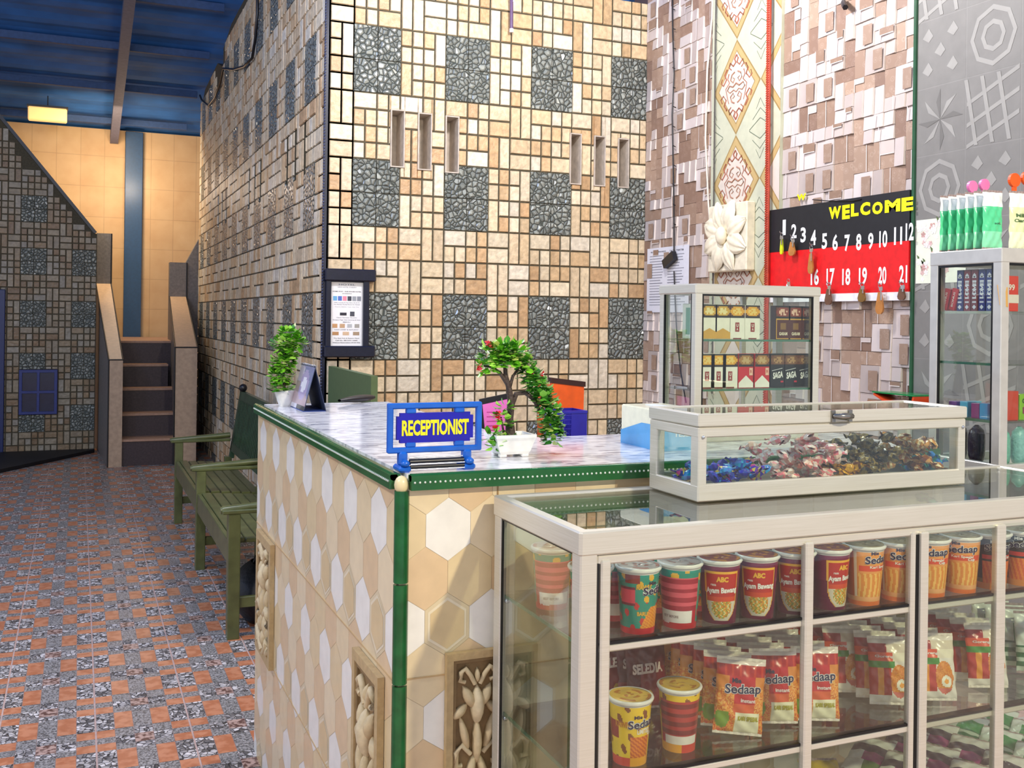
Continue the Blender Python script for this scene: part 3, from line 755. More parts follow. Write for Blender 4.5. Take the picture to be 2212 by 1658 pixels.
# ---- bench
M_bench = plain('olive_green_paint', '5c6139', .28, var=.22, scale=14); M_bench2 = plain('dark_green_paint', '2f4a34', .3, var=.25, scale=10)
be = thing('bench', 'long olive green wooden slatted bench with armrests against the stone wall', 'bench', (0.78, 5.8, 0)); ob = (0.78, 5.8, 0)
XF, XBk = 0.60, 0.96
ends = [4.48, 5.76, 7.08]
for y in ends:
    MB().box((XF - .004, y - .03, 0), (XF + .046, y + .03, .535), bev=.003).build('leg', M_bench, be, ob)
    MB().box((XBk - .045, y - .03, 0), (XBk, y + .03, .43), bev=.003).build('leg', M_bench, be, ob)
    m = MB(); m.tube([(XF - .035, y, .548), (XF - .02, y, .55), (XBk - .01, y, .575)], [.014, .018, .018], 8); m.box((XF - .03, y - .033, .535), (XBk - .01, y + .033, .553), bev=.004)
    m.build('armrest', M_bench, be, ob)
    MB().box((XF + .04, y - .012, .13), (XBk - .04, y + .012, .175), bev=.002).build('stretcher', M_bench, be, ob)
for a, b in ((4.50, 5.75), (5.77, 7.07)):
    MB().box((XF, a + .03, .315), (XF + .022, b - .03, .415), bev=.003).build('seat_rail', M_bench, be, ob)
    m = MB(); n = 6
    for i in range(n):
        x0 = XF + .024 + i * (XBk - XF - .03) / n; m.box((x0, a + .02, .40 - i * .004), (x0 + .048, b - .02, .418 - i * .004), bev=.003)
    m.build('seat', M_bench, be, ob)
    MB().box((XBk - .03, a + .03, .33), (XBk - .01, b - .03, .385)).build('back_rail', M_bench, be, ob)
# backrest leans towards the wall
def bk(y0, y1):
    m = MB(); tilt = .16
    def P(z): return XBk - .015 + (z - .43) * tilt
    def bar(ya, yb, za, zb, th=.022): 
        vs = []
        for y in (ya, yb):
            for z in (za, zb):
                for d in (0, th): vs.append((P(z) + d, y, z))
        m.add(vs, [(0, 1, 3, 2), (4, 6, 7, 5), (0, 4, 5, 1), (2, 3, 7, 6), (0, 2, 6, 4), (1, 5, 7, 3)])
    bar(y0, y1, .81, .87, .026); bar(y0, y1, .47, .525, .026); bar(y0, y0 + .05, .42, .87, .03); bar(y1 - .05, y1, .42, .87, .03)
    y = y0 + .075
    while y < y1 - .07: bar(y, y + .032, .52, .815, .016); y += .058
    return m
bk(4.46, 5.76).build('backrest', M_bench2, be, ob); bk(5.78, 7.10).build('backrest', M_bench2, be, ob)
m = MB().sphere((1.02, 7.0, .895), .028, 10, 6); m.build('knob', M_black, be, ob)
# black bag under the near end of the bench
def bagP(u, v):
    a = u * 2 * math.pi; q = v
    rx, ry = .15, .17; e = (math.sin(math.pi * (0.12 + .80 * q))) ** .6
    return (0.80 + rx * e * math.copysign(abs(math.cos(a)) ** .6, math.cos(a)), 4.72 + ry * e * math.copysign(abs(math.sin(a)) ** .6, math.sin(a)), .003 + q * .26)
m = MB().surf(bagP, lambda u, v: lin('141519'), 24, 10); m.tube([(.74, 4.72, .24), (.75, 4.70, .29), (.85, 4.70, .29), (.86, 4.72, .24)], .008)
tag(m.build('bag', plain('black_fabric_bag', '131418', .5, bump=.2, scale=80), None), 'black bag on the floor under the near end of the green bench', 'bag')

# ---- green board in the gateway behind the counter
g1 = Vector((XA + .03, YB - .06, 1.12)); g2 = at_z(809, 812, 1.12)
m = MB(); m.obox((g1.x, g1.y, .56), (g2.x, g2.y, .56), .03, 1.12)
tag(m.build('gate_panel', plain('green_gate_paint', '5c7048', .4, var=.06)), 'flat green wooden gate panel standing between the stone wall corner and the counter', 'gate')
# ================================================================ WALL THINGS
# brochure frame on the corner of the back wall
bf = thing('notice_frame', 'black wooden notice frame holding a printed hotel leaflet, on the stone wall corner', 'frame', (1.33, YB - .02, 1.17)); ogf = (1.33, YB - .02, 1.17)
m = MB()
x0, x1, z0, z1 = 1.215, 1.425, 1.185, 1.60
m.box((x0 - .02, YB - .055, z1 - .03), (x1 + .045, YB - .012, z1 + .035), bev=.006); m.box((x0 - .02, YB - .055, z0 - .02), (x1 + .045, YB - .012, z0 + .04), bev=.006)
m.box((x0 - .012, YB - .045, z0), (x0 + .015, YB - .012, z1), bev=.004); m.box((x1 - .02, YB - .045, z0), (x1 + .012, YB - .012, z1), bev=.004); m.box((x0, YB - .018, z0), (x1, YB - .012, z1))
m.build('frame', plain('black_lacquer_wood', '17182a', .22), bf, ogf)
m = MB(); lx0, lx1, lz0, lz1 = 1.232, 1.405, 1.222, 1.565; yy = YB - .024
m.box((lx0, yy, lz0), (lx1, yy + .002, lz1), col='f2f2f4')
def fB(x, z): return (x, yy - .0006, z)
def row(s, z, wd, ht, col='55566a', bold=0.01): letter(m, s, wd, ht, lambda u, v: fB((lx0 + lx1) / 2 - wd / 2 + u, z + v), col, bold)
row('HOTEL', 1.548, .09, .008, '6a7a90'); row('NEW SUB & EATERY PLACE', 1.535, .10, .005, '888')if False else row('NEW HOTEL SYARIAH', 1.535, .10, .006, '77808f')
row('HOME STAY - SUB HOUSE HOTEL', 1.512, .155, .006, '202030', .02); row('SYARIAH', 1.501, .05, .005, '202030')
for i, cc in enumerate(('6fb0e0', '5a78c8', 'e890a8', '444854', '9aa0a8', '8c909a')): m.box((lx0 + .012 + i * .026, yy - .0006, 1.466), (lx0 + .033 + i * .026, yy, 1.490), col=cc)
row('WiFi, Laundry & Tea, Gym, Air & TV', 1.452, .14, .006); row('Car Rental, Family Room for Rental', 1.442, .14, .006); row('Airport, Station, Tour, City Trip', 1.430, .13, .005, '8a8a96')
m.box((lx0 + .05, yy - .0006, 1.388), (lx0 + .085, yy, 1.402), col='30323c'); m.box((lx0 + .105, yy - .0006, 1.384), (lx0 + .128, yy, 1.408), col='50525c')
row('Open Seminar Rooms', 1.372, .11, .006); row('Sarapan Pagi: Nasi Goreng & Soto', 1.360, .15, .006); row('MENU', 1.349, .04, .005)
for i, cc in enumerate(('c99a6c', 'c8a480', 'b9bcc0', 'a8a49c')): m.box((lx0 + .010 + i * .040, yy - .0006, 1.322), (lx0 + .036 + i * .040, yy, 1.342), col=cc)
row('NASI LIWET & KETUPAT', 1.308, .13, .006)
for i, cc in enumerate(('b98c60', 'd8b898', 'ab9278')): m.box((lx0 + .010 + i * .056, yy - .0006, 1.282), (lx0 + .044 + i * .056, yy, 1.300), col=cc)
row('The Best Sub & Resting Place', 1.262, .14, .006, '202030', .02); row('Call No. 081233114400', 1.251, .12, .006, '202030', .02); row('Without Reservation: 07.00 Wib', 1.239, .15, .006, '202030', .02)
m.build('leaflet', M_paper, bf, ogf)
# sheet of paper on the right wall
m = MB(); yA, yB_ = 5.325, 4.872; zA, zB = 1.43, 1.81
m.box((XC - .018, yB_, zA), (XC - .016, yA, zB), col='dcdde6')
def ty(s, y, z, wd, ht, x, col, bold=0.0, mb=None): letter(mb or m, s, wd, ht, lambda u, v: (x, y - u, z + v), col, bold)
ty('PERATURAN PENGUNJUNG', yA - .04, zB - .03, .17, .010, XC - .0186, '33343c', .02); ty('TATA TERTIB', yA - .25, zB - .03, .15, .010, XC - .0186, '33343c', .02)
for i in range(19):
    z = zB - .05 - i * .016
    for ya, wd in ((yA - .03, R.uniform(.12, .18)), (yA - .23, R.uniform(.12, .19))): m.box((XC - .0184, ya - wd, z), (XC - .018, ya, z + .004), col='8b8d98')
tag(m.build('paper_sheet', M_paper), 'white printed rules sheet pinned to the wallpaper below the hanging black cable', 'paper')
# ornaments printed on the diamond tiles : raised brown scrolls
def scroll(cy, cz, s):
    m = MB()
    def T(pts, r=.0048, col='a4624a'):
        for sgn in (-1, 1): m.tube([(XC - .0245, cy + sgn * a * s, cz + b * s) for a, b in pts], [r * (1 - .5 * i / len(pts)) for i in range(len(pts))], 6, col=lin(col))
    T([(0, .62), (.06, .55), (.02, .48), (.10, .42), (.20, .50), (.24, .42), (.16, .36)]); T([(0, -.62), (.06, -.55), (.02, -.48), (.10, -.42), (.20, -.50), (.24, -.42), (.16, -.36)])
    T([(.30, .40), (.38, .30), (.32, .20), (.42, .10), (.50, .16), (.46, .24)]); T([(.30, -.40), (.38, -.30), (.32, -.20), (.42, -.10), (.50, -.16), (.46, -.24)])
    T([(.05, .30), (.14, .26), (.18, .16), (.10, .10), (.05, .17), (.11, .20)],   .0040, 'b08068'); T([(.05, -.30), (.14, -.26), (.18, -.16), (.10, -.10), (.05, -.17), (.11, -.20)],   .0040, 'b08068')
    T([(.0, .08), (.10, .02), (.22, .06), (.28, -.02), (.20, -.08), (.08, -.04), (0, -.09)], .0042, 'b08068'); T([(.24, .30), (.28, .20), (.22, .12), (.34, .02), (.30, -.12), (.24, -.28)], .003)
    return m
for i, (zc, cap) in enumerate(((2.60, 'upper'), (2.60 - Tz, 'lower'), (2.60 + Tz, 'topmost'), (2.60 - 2 * Tz - .02, 'bottom'))):
    m = scroll(yc, zc, .27)
    tag(m.build('scroll_ornament', M_carve), 'brown scrollwork ornament in the %s wooden diamond of the tiled column' % cap, 'ornament', 'scroll ornaments on the tiled column')
# carved stone flower
fl = thing('stone_flower', 'cream carved stone flower block mounted low on the diamond-patterned column', 'carving', (XC - .02, 4.45, 1.83))
m = MB(); cyf, czf = 4.445, 1.825
m.box((XC - .075, 4.26, 1.64), (XC - .02, 4.60, 1.99), bev=.006); ofl = (XC - .02, 4.45, 1.83)
m.build('block', plain('cream_stone', 'e6dcc2', .5), fl, ofl)
def petal(ang, L, wd, lift):
    pm = MB()
    def P(u, v):
        r = .02 + L * v; ww = wd * math.sin(math.pi * min(.98, v * .8 + .18)) ** .7 * (1 + .08 * math.sin(v * 20)); a = (u - .5) * 2
        return (XC - .078 - lift * math.sin(math.pi * v) * (1 - .5 * a * a) - .004 * math.cos(a * 9), cyf + r * math.cos(ang) - a * ww * math.sin(ang), czf + r * math.sin(ang) + a * ww * math.cos(ang))
    pm.surf(P, lambda u, v: lin('ede3ca'), 10, 8); return pm
for k in range(8): petal(k * math.pi / 4 + .39, .175, .055 if k % 2 else .062, .028).build('petal', plain('cream_petal', 'ece2c8', .5), fl, ofl)
MB().sphere((XC - .10, cyf, czf), .038, 12, 8, sc=(.7, 1, 1.25)).build('flower_centre', plain('cream_petal', 'ece2c8', .5), fl, ofl)
# ropes and cables on the right wall
def wire(name, pts, r, mat, label, cat, **k):
    m = MB(); m.tube(pts, r, 6); return tag(m.build(name, mat), label, cat, **k)
p0 = at_x(1453, 0, XC - .03); pts = []
for i, (px, py) in enumerate(((1452, -60), (1453, 60), (1456, 160), (1452, 250), (1455, 400), (1456, 500), (1456, 545))): pts.append(at_x(px, py, XC - .03))
hc = thing('hanging_switch', 'black cord switch hanging on a thin black cable in front of the paper sheet', 'switch', tuple(pts[-1])); oh = tuple(pts[-1])
m = MB(); m.tube(pts, .0045, 6)
for q in range(0, 12): 
    a = at_x(1453 + (q % 3), 20 + q * 42, XC - .03); m.tube([a, a + Vector((-.004, -.03, -.012))], .003, 5)
m.build('cord', M_black, hc, oh)
m = MB(); c = at_x(1447, 563, XC - .04); m.obox(c + Vector((0, .055, -.02)), c + Vector((0, -.05, .03)), .03, .05); m.build('switch_body', M_black, hc, oh)
wire('black_cable', [at_x(px, py, XC - .03) for px, py in ((1456, 585), (1458, 640), (1462, 720), (1470, 800), (1482, 870))], .004, M_black, 'thin black cable running down the wallpaper behind the cigarette cabinet', 'cable')
wire('white_cable', [at_x(px, py, XC - .02) for px, py in ((1541, -60), (1538, 40), (1528, 150), (1524, 300), (1530, 430), (1543, 600), (1543, 850))], .006, plain('cream_cable', 'ddd2c4', .5), 'cream cable running down the wallpaper at the left edge of the diamond column', 'cable')
wire('grey_cable', [at_x(px, py, XC - .038) for px, py in ((1548, -60), (1545, 100), (1543, 300), (1541, 500), (1538, 850))], .004, plain('grey_cable', '4a4642', .5), 'thin dark cable running down beside the cream cable at the diamond column', 'cable')
# red rope
m = MB(); pts = [at_x(1663 - (py + 60) / 640 * 6, py, XC - .05) for py in range(-60, 881, 20)]
m.tube(pts, .011, 8)
for a, b in zip(pts[:-1], pts[1:]):
    for q in (0.0, .25, .5, .75):
        p = a.lerp(b, q); s_ = 1 if q in (0.0, .5) else -1
        m.tube([p + Vector((-.010, .008, -.006)), p + Vector((-.010, -.008, .006))], .0035, 5)
tag(m.build('rope', plain('red_rope', 'b2432f', .5, var=.2)), 'red braided rope hanging over the diamond-patterned column', 'rope')
# cable draped along the top of the left wall
pts = [at_x(px, py, XA - .03) for px, py in ((556, -40), (556, 30), (552, 80), (545, 125), (528, 143), (505, 150), (482, 148), (476, 178), (464, 210), (450, 228), (436, 216), (432, 206))]
wire('draped_cable', pts, .011, M_black, 'black cable draped along the stepped top of the left stone wall', 'cable')
# pull rod at the top of the back wall
a = at_y(1105, -60, YB - .05)
m = MB(); a2 = at_y(1105, 62, YB - .05); m.tube([a, a2], .010, 8, col=lin('6a5078')); m.tube([a2, a2 - Vector((0, 0, .02))], .012, 8, col=lin('f4f4ff')); m.tube([a + Vector((.02, 0, 0)), a2 + Vector((0.006, -.01, .15))], .004, 6, col=lin('e8e8f4'))
tag(m.build('hanging_cable', attr_mat('cable_sleeve', .3)), 'short purple-grey cable end hanging from above in front of the back stone wall', 'cable')
# ---- key board
KX = XC - .035; kb = thing('key_board', 'black, red and white wall board with yellow WELCOME and numbered key hooks', 'key board', (KX, 3.67, 1.475)); ok = (KX, 3.67, 1.475)
m = MB(); m.box((KX, 3.21, 1.722), (KX + .02, 4.14, 1.93), bev=.001); m.build('upper_panel', plain('black_felt', '15171c', .55, var=.2), kb, ok)
m = MB(); m.box((KX, 3.21, 1.513), (KX + .02, 4.14, 1.7215)); m.build('lower_panel', plain('red_felt', 'e0161c', .45), kb, ok)
m = MB(); m.box((KX - .002, 3.21, 1.478), (KX + .02, 4.14, 1.5125)); m.build('bottom_strip', plain('white_strip', 'f0eff4', .4), kb, ok)
# WELCOME
xs = KX - .0015
def wtext(s, px0, px1, pyt, pyb, col, bold=.02):
    a = at_x(px0, pyb, xs); b = at_x(px1, pyt, xs); letter(m, s, a.y - b.y, b.z - a.z, lambda u, v: (xs, a.y - u, a.z + v), col, bold)
YEL = 'f4ee10'
for s, a, b, t_, bb in (('W', 1790, 1817, 444, 474), ('E', 1819, 1836, 441, 474), ('L', 1838, 1855, 438, 468), ('C', 1858, 1880, 435, 466), ('O', 1884, 1907, 434, 464), ('M', 1911, 1945, 428, 460), ('E', 1947, 1973, 424, 457)): m = MB(); wtext(s, a, b, t_, bb, YEL, .055); m.build('letter', M_print, kb, ok)
for s, x, t_, bb in (('1', 1694, 474, 508), ('2', 1715, 483, 515), ('3', 1735, 490, 524), ('4', 1757, 496, 530), ('5', 1781, 503, 538), ('6', 1804, 505, 541), ('7', 1830, 506, 543), ('8', 1855, 504, 541), ('9', 1881, 502, 539), ('10', 1908, 497, 535), ('11', 1940, 489, 529), ('12', 1965, 480, 520),
                     ('16', 1760, 580, 616), ('17', 1794, 579, 616), ('18', 1828, 579, 616), ('19', 1864, 577, 615), ('20', 1906, 575, 614), ('21', 1951, 572, 611)):
    hwp = (6 if len(s) == 1 else 9) * (1 if s != '1' else .6); m = MB(); wtext(s, x - hwp, x + hwp, t_, bb, 'f4f4f4', .03); m.build('number', M_print, kb, ok)
for x, y in ((1692, 503), (1715, 510), (1757, 528), (1794, 612), (1864, 612), (1905, 612), (1951, 610)):
    a = at_x(x, y, KX); m = MB(); m.tube([a + Vector((.004, 0, 0)), a + Vector((-.02, 0, 0)), a + Vector((-.022, 0, .008))], .0018, 6); m.build('hook', plain('steel_hook', 'c8c8c8', .2, .9), kb, ok)
# yellow W sticker left over above the board
m = MB(); a = at_x(1722, 434, XC - .022); b = at_x(1742, 417, XC - .022); letter(m, 'W', a.y - b.y, b.z - a.z, lambda u, v: (XC - .024, a.y - u, a.z + v), YEL, .06)
tag(m.build('letter_sticker', M_print), 'single yellow W stuck on the wallpaper above the key board', 'sticker')
wire('string', [at_x(1755, 431, XC - .03), at_x(1790, 434, XC - .036), at_x(1840, 434, KX - .004), at_x(1860, 430, KX - .004)], .0025, M_black, 'thin dark string running above the top edge of the key board', 'string')
wire('wall_nail', [at_x(1822, 5, XC - .02), at_x(1824, 12, XC - .05), at_x(1826, 16, XC - .06)], .013, M_black, 'dark nail head in the wallpaper high above the key board', 'nail')
# key tags
def keytag(px, py_t, py_b, wpx, col, label, metal=False):
    a = at_x(px, py_t, KX - .022); b = at_x(px, py_b, KX - .022); L = a.z - b.z; wd = wpx / 2205 * 4.1 / .62
    t = thing('key_tag', label, 'key tag', tuple(a), 0, 'keys hanging on the key board')
    m = MB(); pl = [(-.18, 0), (.18, 0), (.5, -.72), (.42, -.9), (.2, -1), (-.2, -1), (-.42, -.9), (-.5, -.72)]
    m.prism([(u * wd, v * L * .72 - L * .28) for u, v in pl], 'x', -.004, .004); m.build('tag_body', col, t)
    m = MB(); n = 12; m.tube([(0, .010 * math.cos(i * 2 * math.pi / n), -.010 + .010 * math.sin(i * 2 * math.pi / n)) for i in range(n + 1)], .0014, 5); m.build('key_ring', plain('steel_hook', 'c8c8c8', .2, .9), t)
    m = MB(); m.box((-.008, -.004 - wd * .3, -L * .55), (-.006, .003 - wd * .3, -.018)).box((-.0085, -.010 - wd * .3, -.03), (-.0055, .010 - wd * .3, -.015)); m.build('key', plain('steel_hook', 'c8c8c8', .2, .9), t)
Mt = plain('tan_wood_tag', 'b87a3c', .45); Md = plain('brown_wood_tag', '6a4a38', .45); My = plain('lime_tag', 'd6e420', .4); Mo = plain('dark_ochre_tag', '7a5a28', .4); Mw_ = plain('white_tag', 'eeeeee', .4)
keytag(1689, 503, 549, 7, My, 'thin lime yellow key tag hanging under number 1')
keytag(1711, 510, 552, 16, Mt, 'wide tan wooden key tag hanging under number 2')
keytag(1752, 530, 591, 12, Mt, 'long tan wooden key tag hanging from number 4 over the red panel')
keytag(1790, 610, 658, 15, Md, 'dark brown wooden key tag hanging under number 17')
keytag(1862, 610, 652, 15, Mo, 'ochre key tag with a steel key hanging under number 19')
keytag(1901, 612, 678, 15, Mt, 'long brown oval key tag hanging lowest, under number 20')
keytag(1948, 608, 648, 14, Md, 'brown key tag with a silver key hanging under number 21')
keytag(1703, 602, 640, 14, Mw_, 'white key tag half hidden behind the top of the cigarette cabinet')
# ================================================================ THINGS ON THE COUNTER
# RECEPTIONIST sign
sx0, sx1 = at_y(836, 975, 1.79).x, at_y(1038, 975, 1.79).x; sy = 1.79; scx = (sx0 + sx1) / 2; sw = sx1 - sx0
sg = thing('desk_sign', 'blue plastic desk sign reading RECEPTIONIST in yellow, at the front corner of the counter', 'sign', (scx, sy, CT)); 
M_bl = plain('bright_blue_plastic', '1c62c8', .25); M_db = plain('deep_blue_panel', '1410a8', .3); M_cr = plain('chrome_rod', 'c8ccd4', .15, .8)
zt = at_y(936, 869, sy).z - CT; zb = at_y(936, 975, sy).z - CT; hwf = sw / 2; t_ = .010
m = MB(); m.box((-hwf, -.006, zb), (-hwf + t_, .006, zt), bev=.002).box((hwf - t_, -.006, zb), (hwf, .006, zt), bev=.002).box((-hwf, -.006, zb), (hwf, .006, zb + t_), bev=.002).box((-hwf, -.006, zt - t_), (hwf, .006, zt), bev=.002)
for s_ in (-1, 1):
    for z0, z1 in ((zb + t_, zb + .019), (zt - .019, zt - t_)): m.box((s_ * .047 - .009, -.005, z0), (s_ * .047 + .009, .005, z1), bev=.002)
m.build('frame', M_bl, sg)
a, b = hwf - .017, .006; pz0, pz1 = zb + .018, zt - .018
m = MB(); m.prism([(-a + b, pz0), (a - b, pz0), (a - b, pz0 + b), (a, pz0 + b), (a, pz1 - b), (a - b, pz1 - b), (a - b, pz1), (-a + b, pz1), (-a + b, pz1 - b), (-a, pz1 - b), (-a, pz0 + b), (-a + b, pz0 + b)], 'y', -.004, .004)
m.build('name_panel', M_db, sg)
m = MB(); letter(m, 'RECEPTIONIST', 2 * a - .018, .029, lambda u, v: (-a + .009 + u, -.0046, (pz0 + pz1) / 2 - .0145 + v), YEL, .04); m.build('lettering', M_print, sg)
for s_ in (-1, 1):
    m = MB(); m.box((s_ * .062 - .012, -.022, 0), (s_ * .062 + .012, .022, .012), bev=.004); m.box((s_ * .062 - .008, -.010, .010), (s_ * .062 + .008, .010, zb + .003), bev=.004)
    m.lathe([(.0, 0), (.008, 0), (.009, .006), (.005, .010), (0, .012)], 10, (s_ * .062, -.018, .012)); m.build('stand_foot', M_bl, sg)
for y, z, r in ((-.012, .018, .0055), (-.017, .009, .0035)): MB().tube([(-.052, y, z), (.052, y, z)], r, 8).build('roller', M_black, sg)
for y, z, r in ((-.020, .015, .0012), (-.021, .005, .0012), (-.008, .025, .0012)): MB().tube([(-.052, y, z), (.052, y, z)], r, 6).build('rod', M_cr, sg)
# leaves
def leaf(mb, c, L, wd, yaw, pitch, col, curl=.25):
    d = Vector((math.cos(yaw) * math.cos(pitch), math.sin(yaw) * math.cos(pitch), math.sin(pitch))); sd = Vector((-math.sin(yaw), math.cos(yaw), 0)); n = d.cross(sd)
    c = Vector(c); pts = [(0, 0, 0), (.3, .42, .12), (.7, .5, .1), (1, 0, -.15), (.7, -.5, .1), (.3, -.42, .12), (.5, 0, -.02)]
    vs = [c + d * (a * L) + sd * (b * wd) - n * (h * L * curl * 2) for a, b, h in pts]
    mb.add(vs, [(0, 1, 6), (1, 2, 6), (2, 3, 6), (3, 4, 6), (4, 5, 6), (5, 0, 6)], col, 0, True)
GR = ['5fb024', '7fd034', '4a9420', '9be048', '3f8424', 'b8f060']; GD_ = ['3f8a2c', '2c6e28', '5aa838', '74c044', '93d858']
M_leaf = attr_mat('plastic_leaf', .28, .12, 80)
def cluster(mb, c, r, n, pal, L=.017, W=.014, var='c9d870'):
    for _ in range(int(n * 1.5)):
        th = R.uniform(0, 2 * math.pi); ph = math.asin(R.uniform(-.8, 1)); rr = R.uniform(.55, 1)
        p = (c[0] + r[0] * rr * math.cos(th) * math.cos(ph), c[1] + r[1] * rr * math.sin(th) * math.cos(ph), c[2] + r[2] * rr * math.sin(ph))
        leaf(mb, p, L * R.uniform(.7, 1.3), W * R.uniform(.8, 1.2), th + R.uniform(-.8, .8), ph * .6 + R.uniform(-.5, .5), lin(R.choice(pal if R.random() > .08 else [var])))
# bonsai
bp = at_z(1114, 988, CT); bp.y += .03; K = bp.y * math.cos(TH) + bp.x * math.sin(TH)
def bpt(px, py, dy=0.0): 
    q = at_y(px, py, bp.y + dy); return (q.x - bp.x, q.y - bp.y, q.z - CT)
bz = thing('bonsai_plant', 'small artificial bonsai tree with drooping crown in a white footed pot on the counter', 'plant', (bp.x, bp.y, CT))
m = MB(); px2 = .040
def potloop(hx, hy, z): return [(-hx, -hy, z), (hx, -hy, z), (hx, hy, z), (-hx, hy, z)]
rings = [(.030, .024, .006), (.034, .027, .012), (.041, .032, .034), (.044, .035, .040), (.044, .035, .046), (.039, .030, .046), (.036, .027, .036)]
for (a0, b0, c0), (a1, b1, c1) in zip(rings[:-1], rings[1:]):
    vs = potloop(a0, b0, c0) + potloop(a1, b1, c1); m.add(vs, [(i, (i + 1) % 4, 4 + (i + 1) % 4, 4 + i) for i in range(4)])
m.add(potloop(.030, .024, .006), [(3, 2, 1, 0)]); m.add(potloop(.036, .027, .036), [(0, 1, 2, 3)])
for sx in (-1, 1):
    for sy_ in (-1, 1): m.box((sx * .024 - .008, sy_ * .018 - .006, 0), (sx * .024 + .008, sy_ * .018 + .006, .008), bev=.002)
m.build('pot', M_white, bz)
M_bark = plain('dark_bark', '4a3a34', .6, var=.3, scale=120, bump=.5)
m = MB()
m.tube([(.004, 0, .035), bpt(1103, 938), bpt(1100, 905), bpt(1104, 870), bpt(1100, 840), bpt(1092, 810), bpt(1090, 790)], [.016, .011, .0085, .0075, .0062, .005, .003], 8)
m.tube([bpt(1104, 880), bpt(1115, 850), bpt(1135, 848), bpt(1152, 862), bpt(1165, 885)], [.006, .0055, .005, .004, .003], 8)
m.tube([bpt(1100, 835), bpt(1080, 805), bpt(1060, 792), bpt(1045, 790)], [.005, .004, .003, .002], 6)
m.tube([bpt(1100, 840), bpt(1108, 812), bpt(1120, 795)], [.004, .003, .002], 6)
m.tube([(.02, 0, .038), bpt(1118, 960), bpt(1104, 930)], [.010, .007, .003], 6); m.tube([bpt(1092, 965), bpt(1088, 935), bpt(1082, 900)], [.003, .0025, .002], 6)
m.build('trunk', M_bark, bz)
m = MB()
for px, py, rx, rz, n in ((1062, 768, .022, .020, 60), (1088, 757, .026, .018, 80), (1112, 765, .024, .024, 80), (1130, 782, .012, .016, 30), (1052, 790, .012, .014, 30), (1085, 778, .026, .014, 50)): 
    c = bpt(px, py); cluster(m, c, (rx, .026, rz), n, GR)
for i in range(15):
    f = i / 14; px = 1140 + 52 * math.sin(f * 1.75) ; py = 800 + 145 * f; c = bpt(px, py, R.uniform(-.01, .01)); cluster(m, c, (.019 - .005 * abs(f - .5), .02, .014), 26, GD_)
for px, py in ((1090, 880), (1080, 900), (1094, 912), (1070, 935), (1078, 950), (1060, 945), (1068, 965), (1092, 945)):
    c = bpt(px, py, -.01); cluster(m, c, (.007, .008, .007), 9, GR, .018, .013)
m.build('foliage', M_leaf, bz)
for px, py in ((1053, 742), (1058, 748), (1034, 790), (1036, 800), (1148, 808), (1170, 808), (1077, 893), (1076, 903), (1070, 925)):
    c = bpt(px, py, -.02); m = MB()
    for k in range(7): leaf(m, c, .009, .008, k * .9, R.uniform(-.5, 1), lin(R.choice(['e83a3a', 'd62030', 'f2606a'])))
    m.build('flower', M_leaf, bz)
# topiary plant at the far end of the counter
tp = at_z(632, 880, CT); 
def tpt(px, py): q = at_y(px, py, tp.y); return (q.x - tp.x, q.y - tp.y, q.z - CT)
tz_ = thing('potted_plant', 'bright green leafy plant in a small white pot at the far counter end', 'plant', (tp.x - .01, tp.y + .07, CT))
m = MB(); m.lathe([(.018, 0), (.02, .004), (.026, .02), (.034, .045), (.035, .050), (.031, .050), (.028, .042), (.0, .042)], 18, cap=False); m.build('pot', M_white, tz_)
m = MB(); m.tube([(0, 0, .04), tpt(628, 815), tpt(634, 780), tpt(640, 740)], [.005, .004, .004, .003], 6); m.build('trunk', M_bark, tz_)
m = MB()
for px, py, rx, rz, n in ((625, 838, .026, .018, 60), (622, 812, .028, .022, 90), (628, 785, .028, .022, 90), (640, 765, .022, .018, 60), (630, 745, .030, .022, 90), (640, 722, .024, .016, 60), (658, 742, .016, .022, 50)):
    c = tpt(px, py); cluster(m, c, (rx, .032, rz), n, GR, .022, .018, 'f1f2b0')
m.build('foliage', M_leaf, tz_)
# tent calendar
A_ = at_z(627, 877, CT); B_ = at_z(655, 889, CT); C_ = at_z(705, 888, CT); D_ = A_ + (C_ - B_)
hN = (B_ + C_) / 2 + Vector((0, 0, .133)); hF = (A_ + D_) / 2 + Vector((0, 0, .133))
ca = thing('desk_calendar', 'tent-shaped desk calendar with a pale purple photo page, beside the far plant', 'calendar', tuple((A_ + C_) / 2)); oc = tuple((A_ + C_) / 2)
def panel(p, q, r, s, th, colf, nm, mat):
    n = (q - p).cross(s - p).normalized() * th; mm = MB()
    mm.surf(lambda u, v: (p.lerp(q, u)).lerp(s.lerp(r, u), v), colf, 14, 18); vs = [p, q, r, s, p - n, q - n, r - n, s - n]
    mm.add(vs, [(7, 6, 5, 4), (0, 4, 5, 1), (1, 5, 6, 2), (2, 6, 7, 3), (3, 7, 4, 0)], lin('24304f')); return mm.build(nm, mat, ca, oc)
def calcol(u, v):
    if v < .10: return 'e8e4f0' if u < .4 else '30343c'
    d = math.hypot((u - .55) * 1.0, (v - .55) * .9)
    return 'f6f0fa' if d < .17 else 'b9a6cc' if d < .30 else '8f8cb4' if (u + v) > 1.25 else 'd6c8e0' if v > .6 else 'c3a8ae'
panel(A_, B_, hN, hF, .002, calcol, 'photo_page', M_print); panel(C_, D_, hF, hN, .002, lambda u, v: '1b2f66', 'back_board', M_paper)
m = MB(); m.prism([(0, 0), (1, 0)], 'z', 0, 1) if False else None
q1, q2, q3, q4 = B_.lerp(C_, .5), A_.lerp(D_, .5), D_, C_
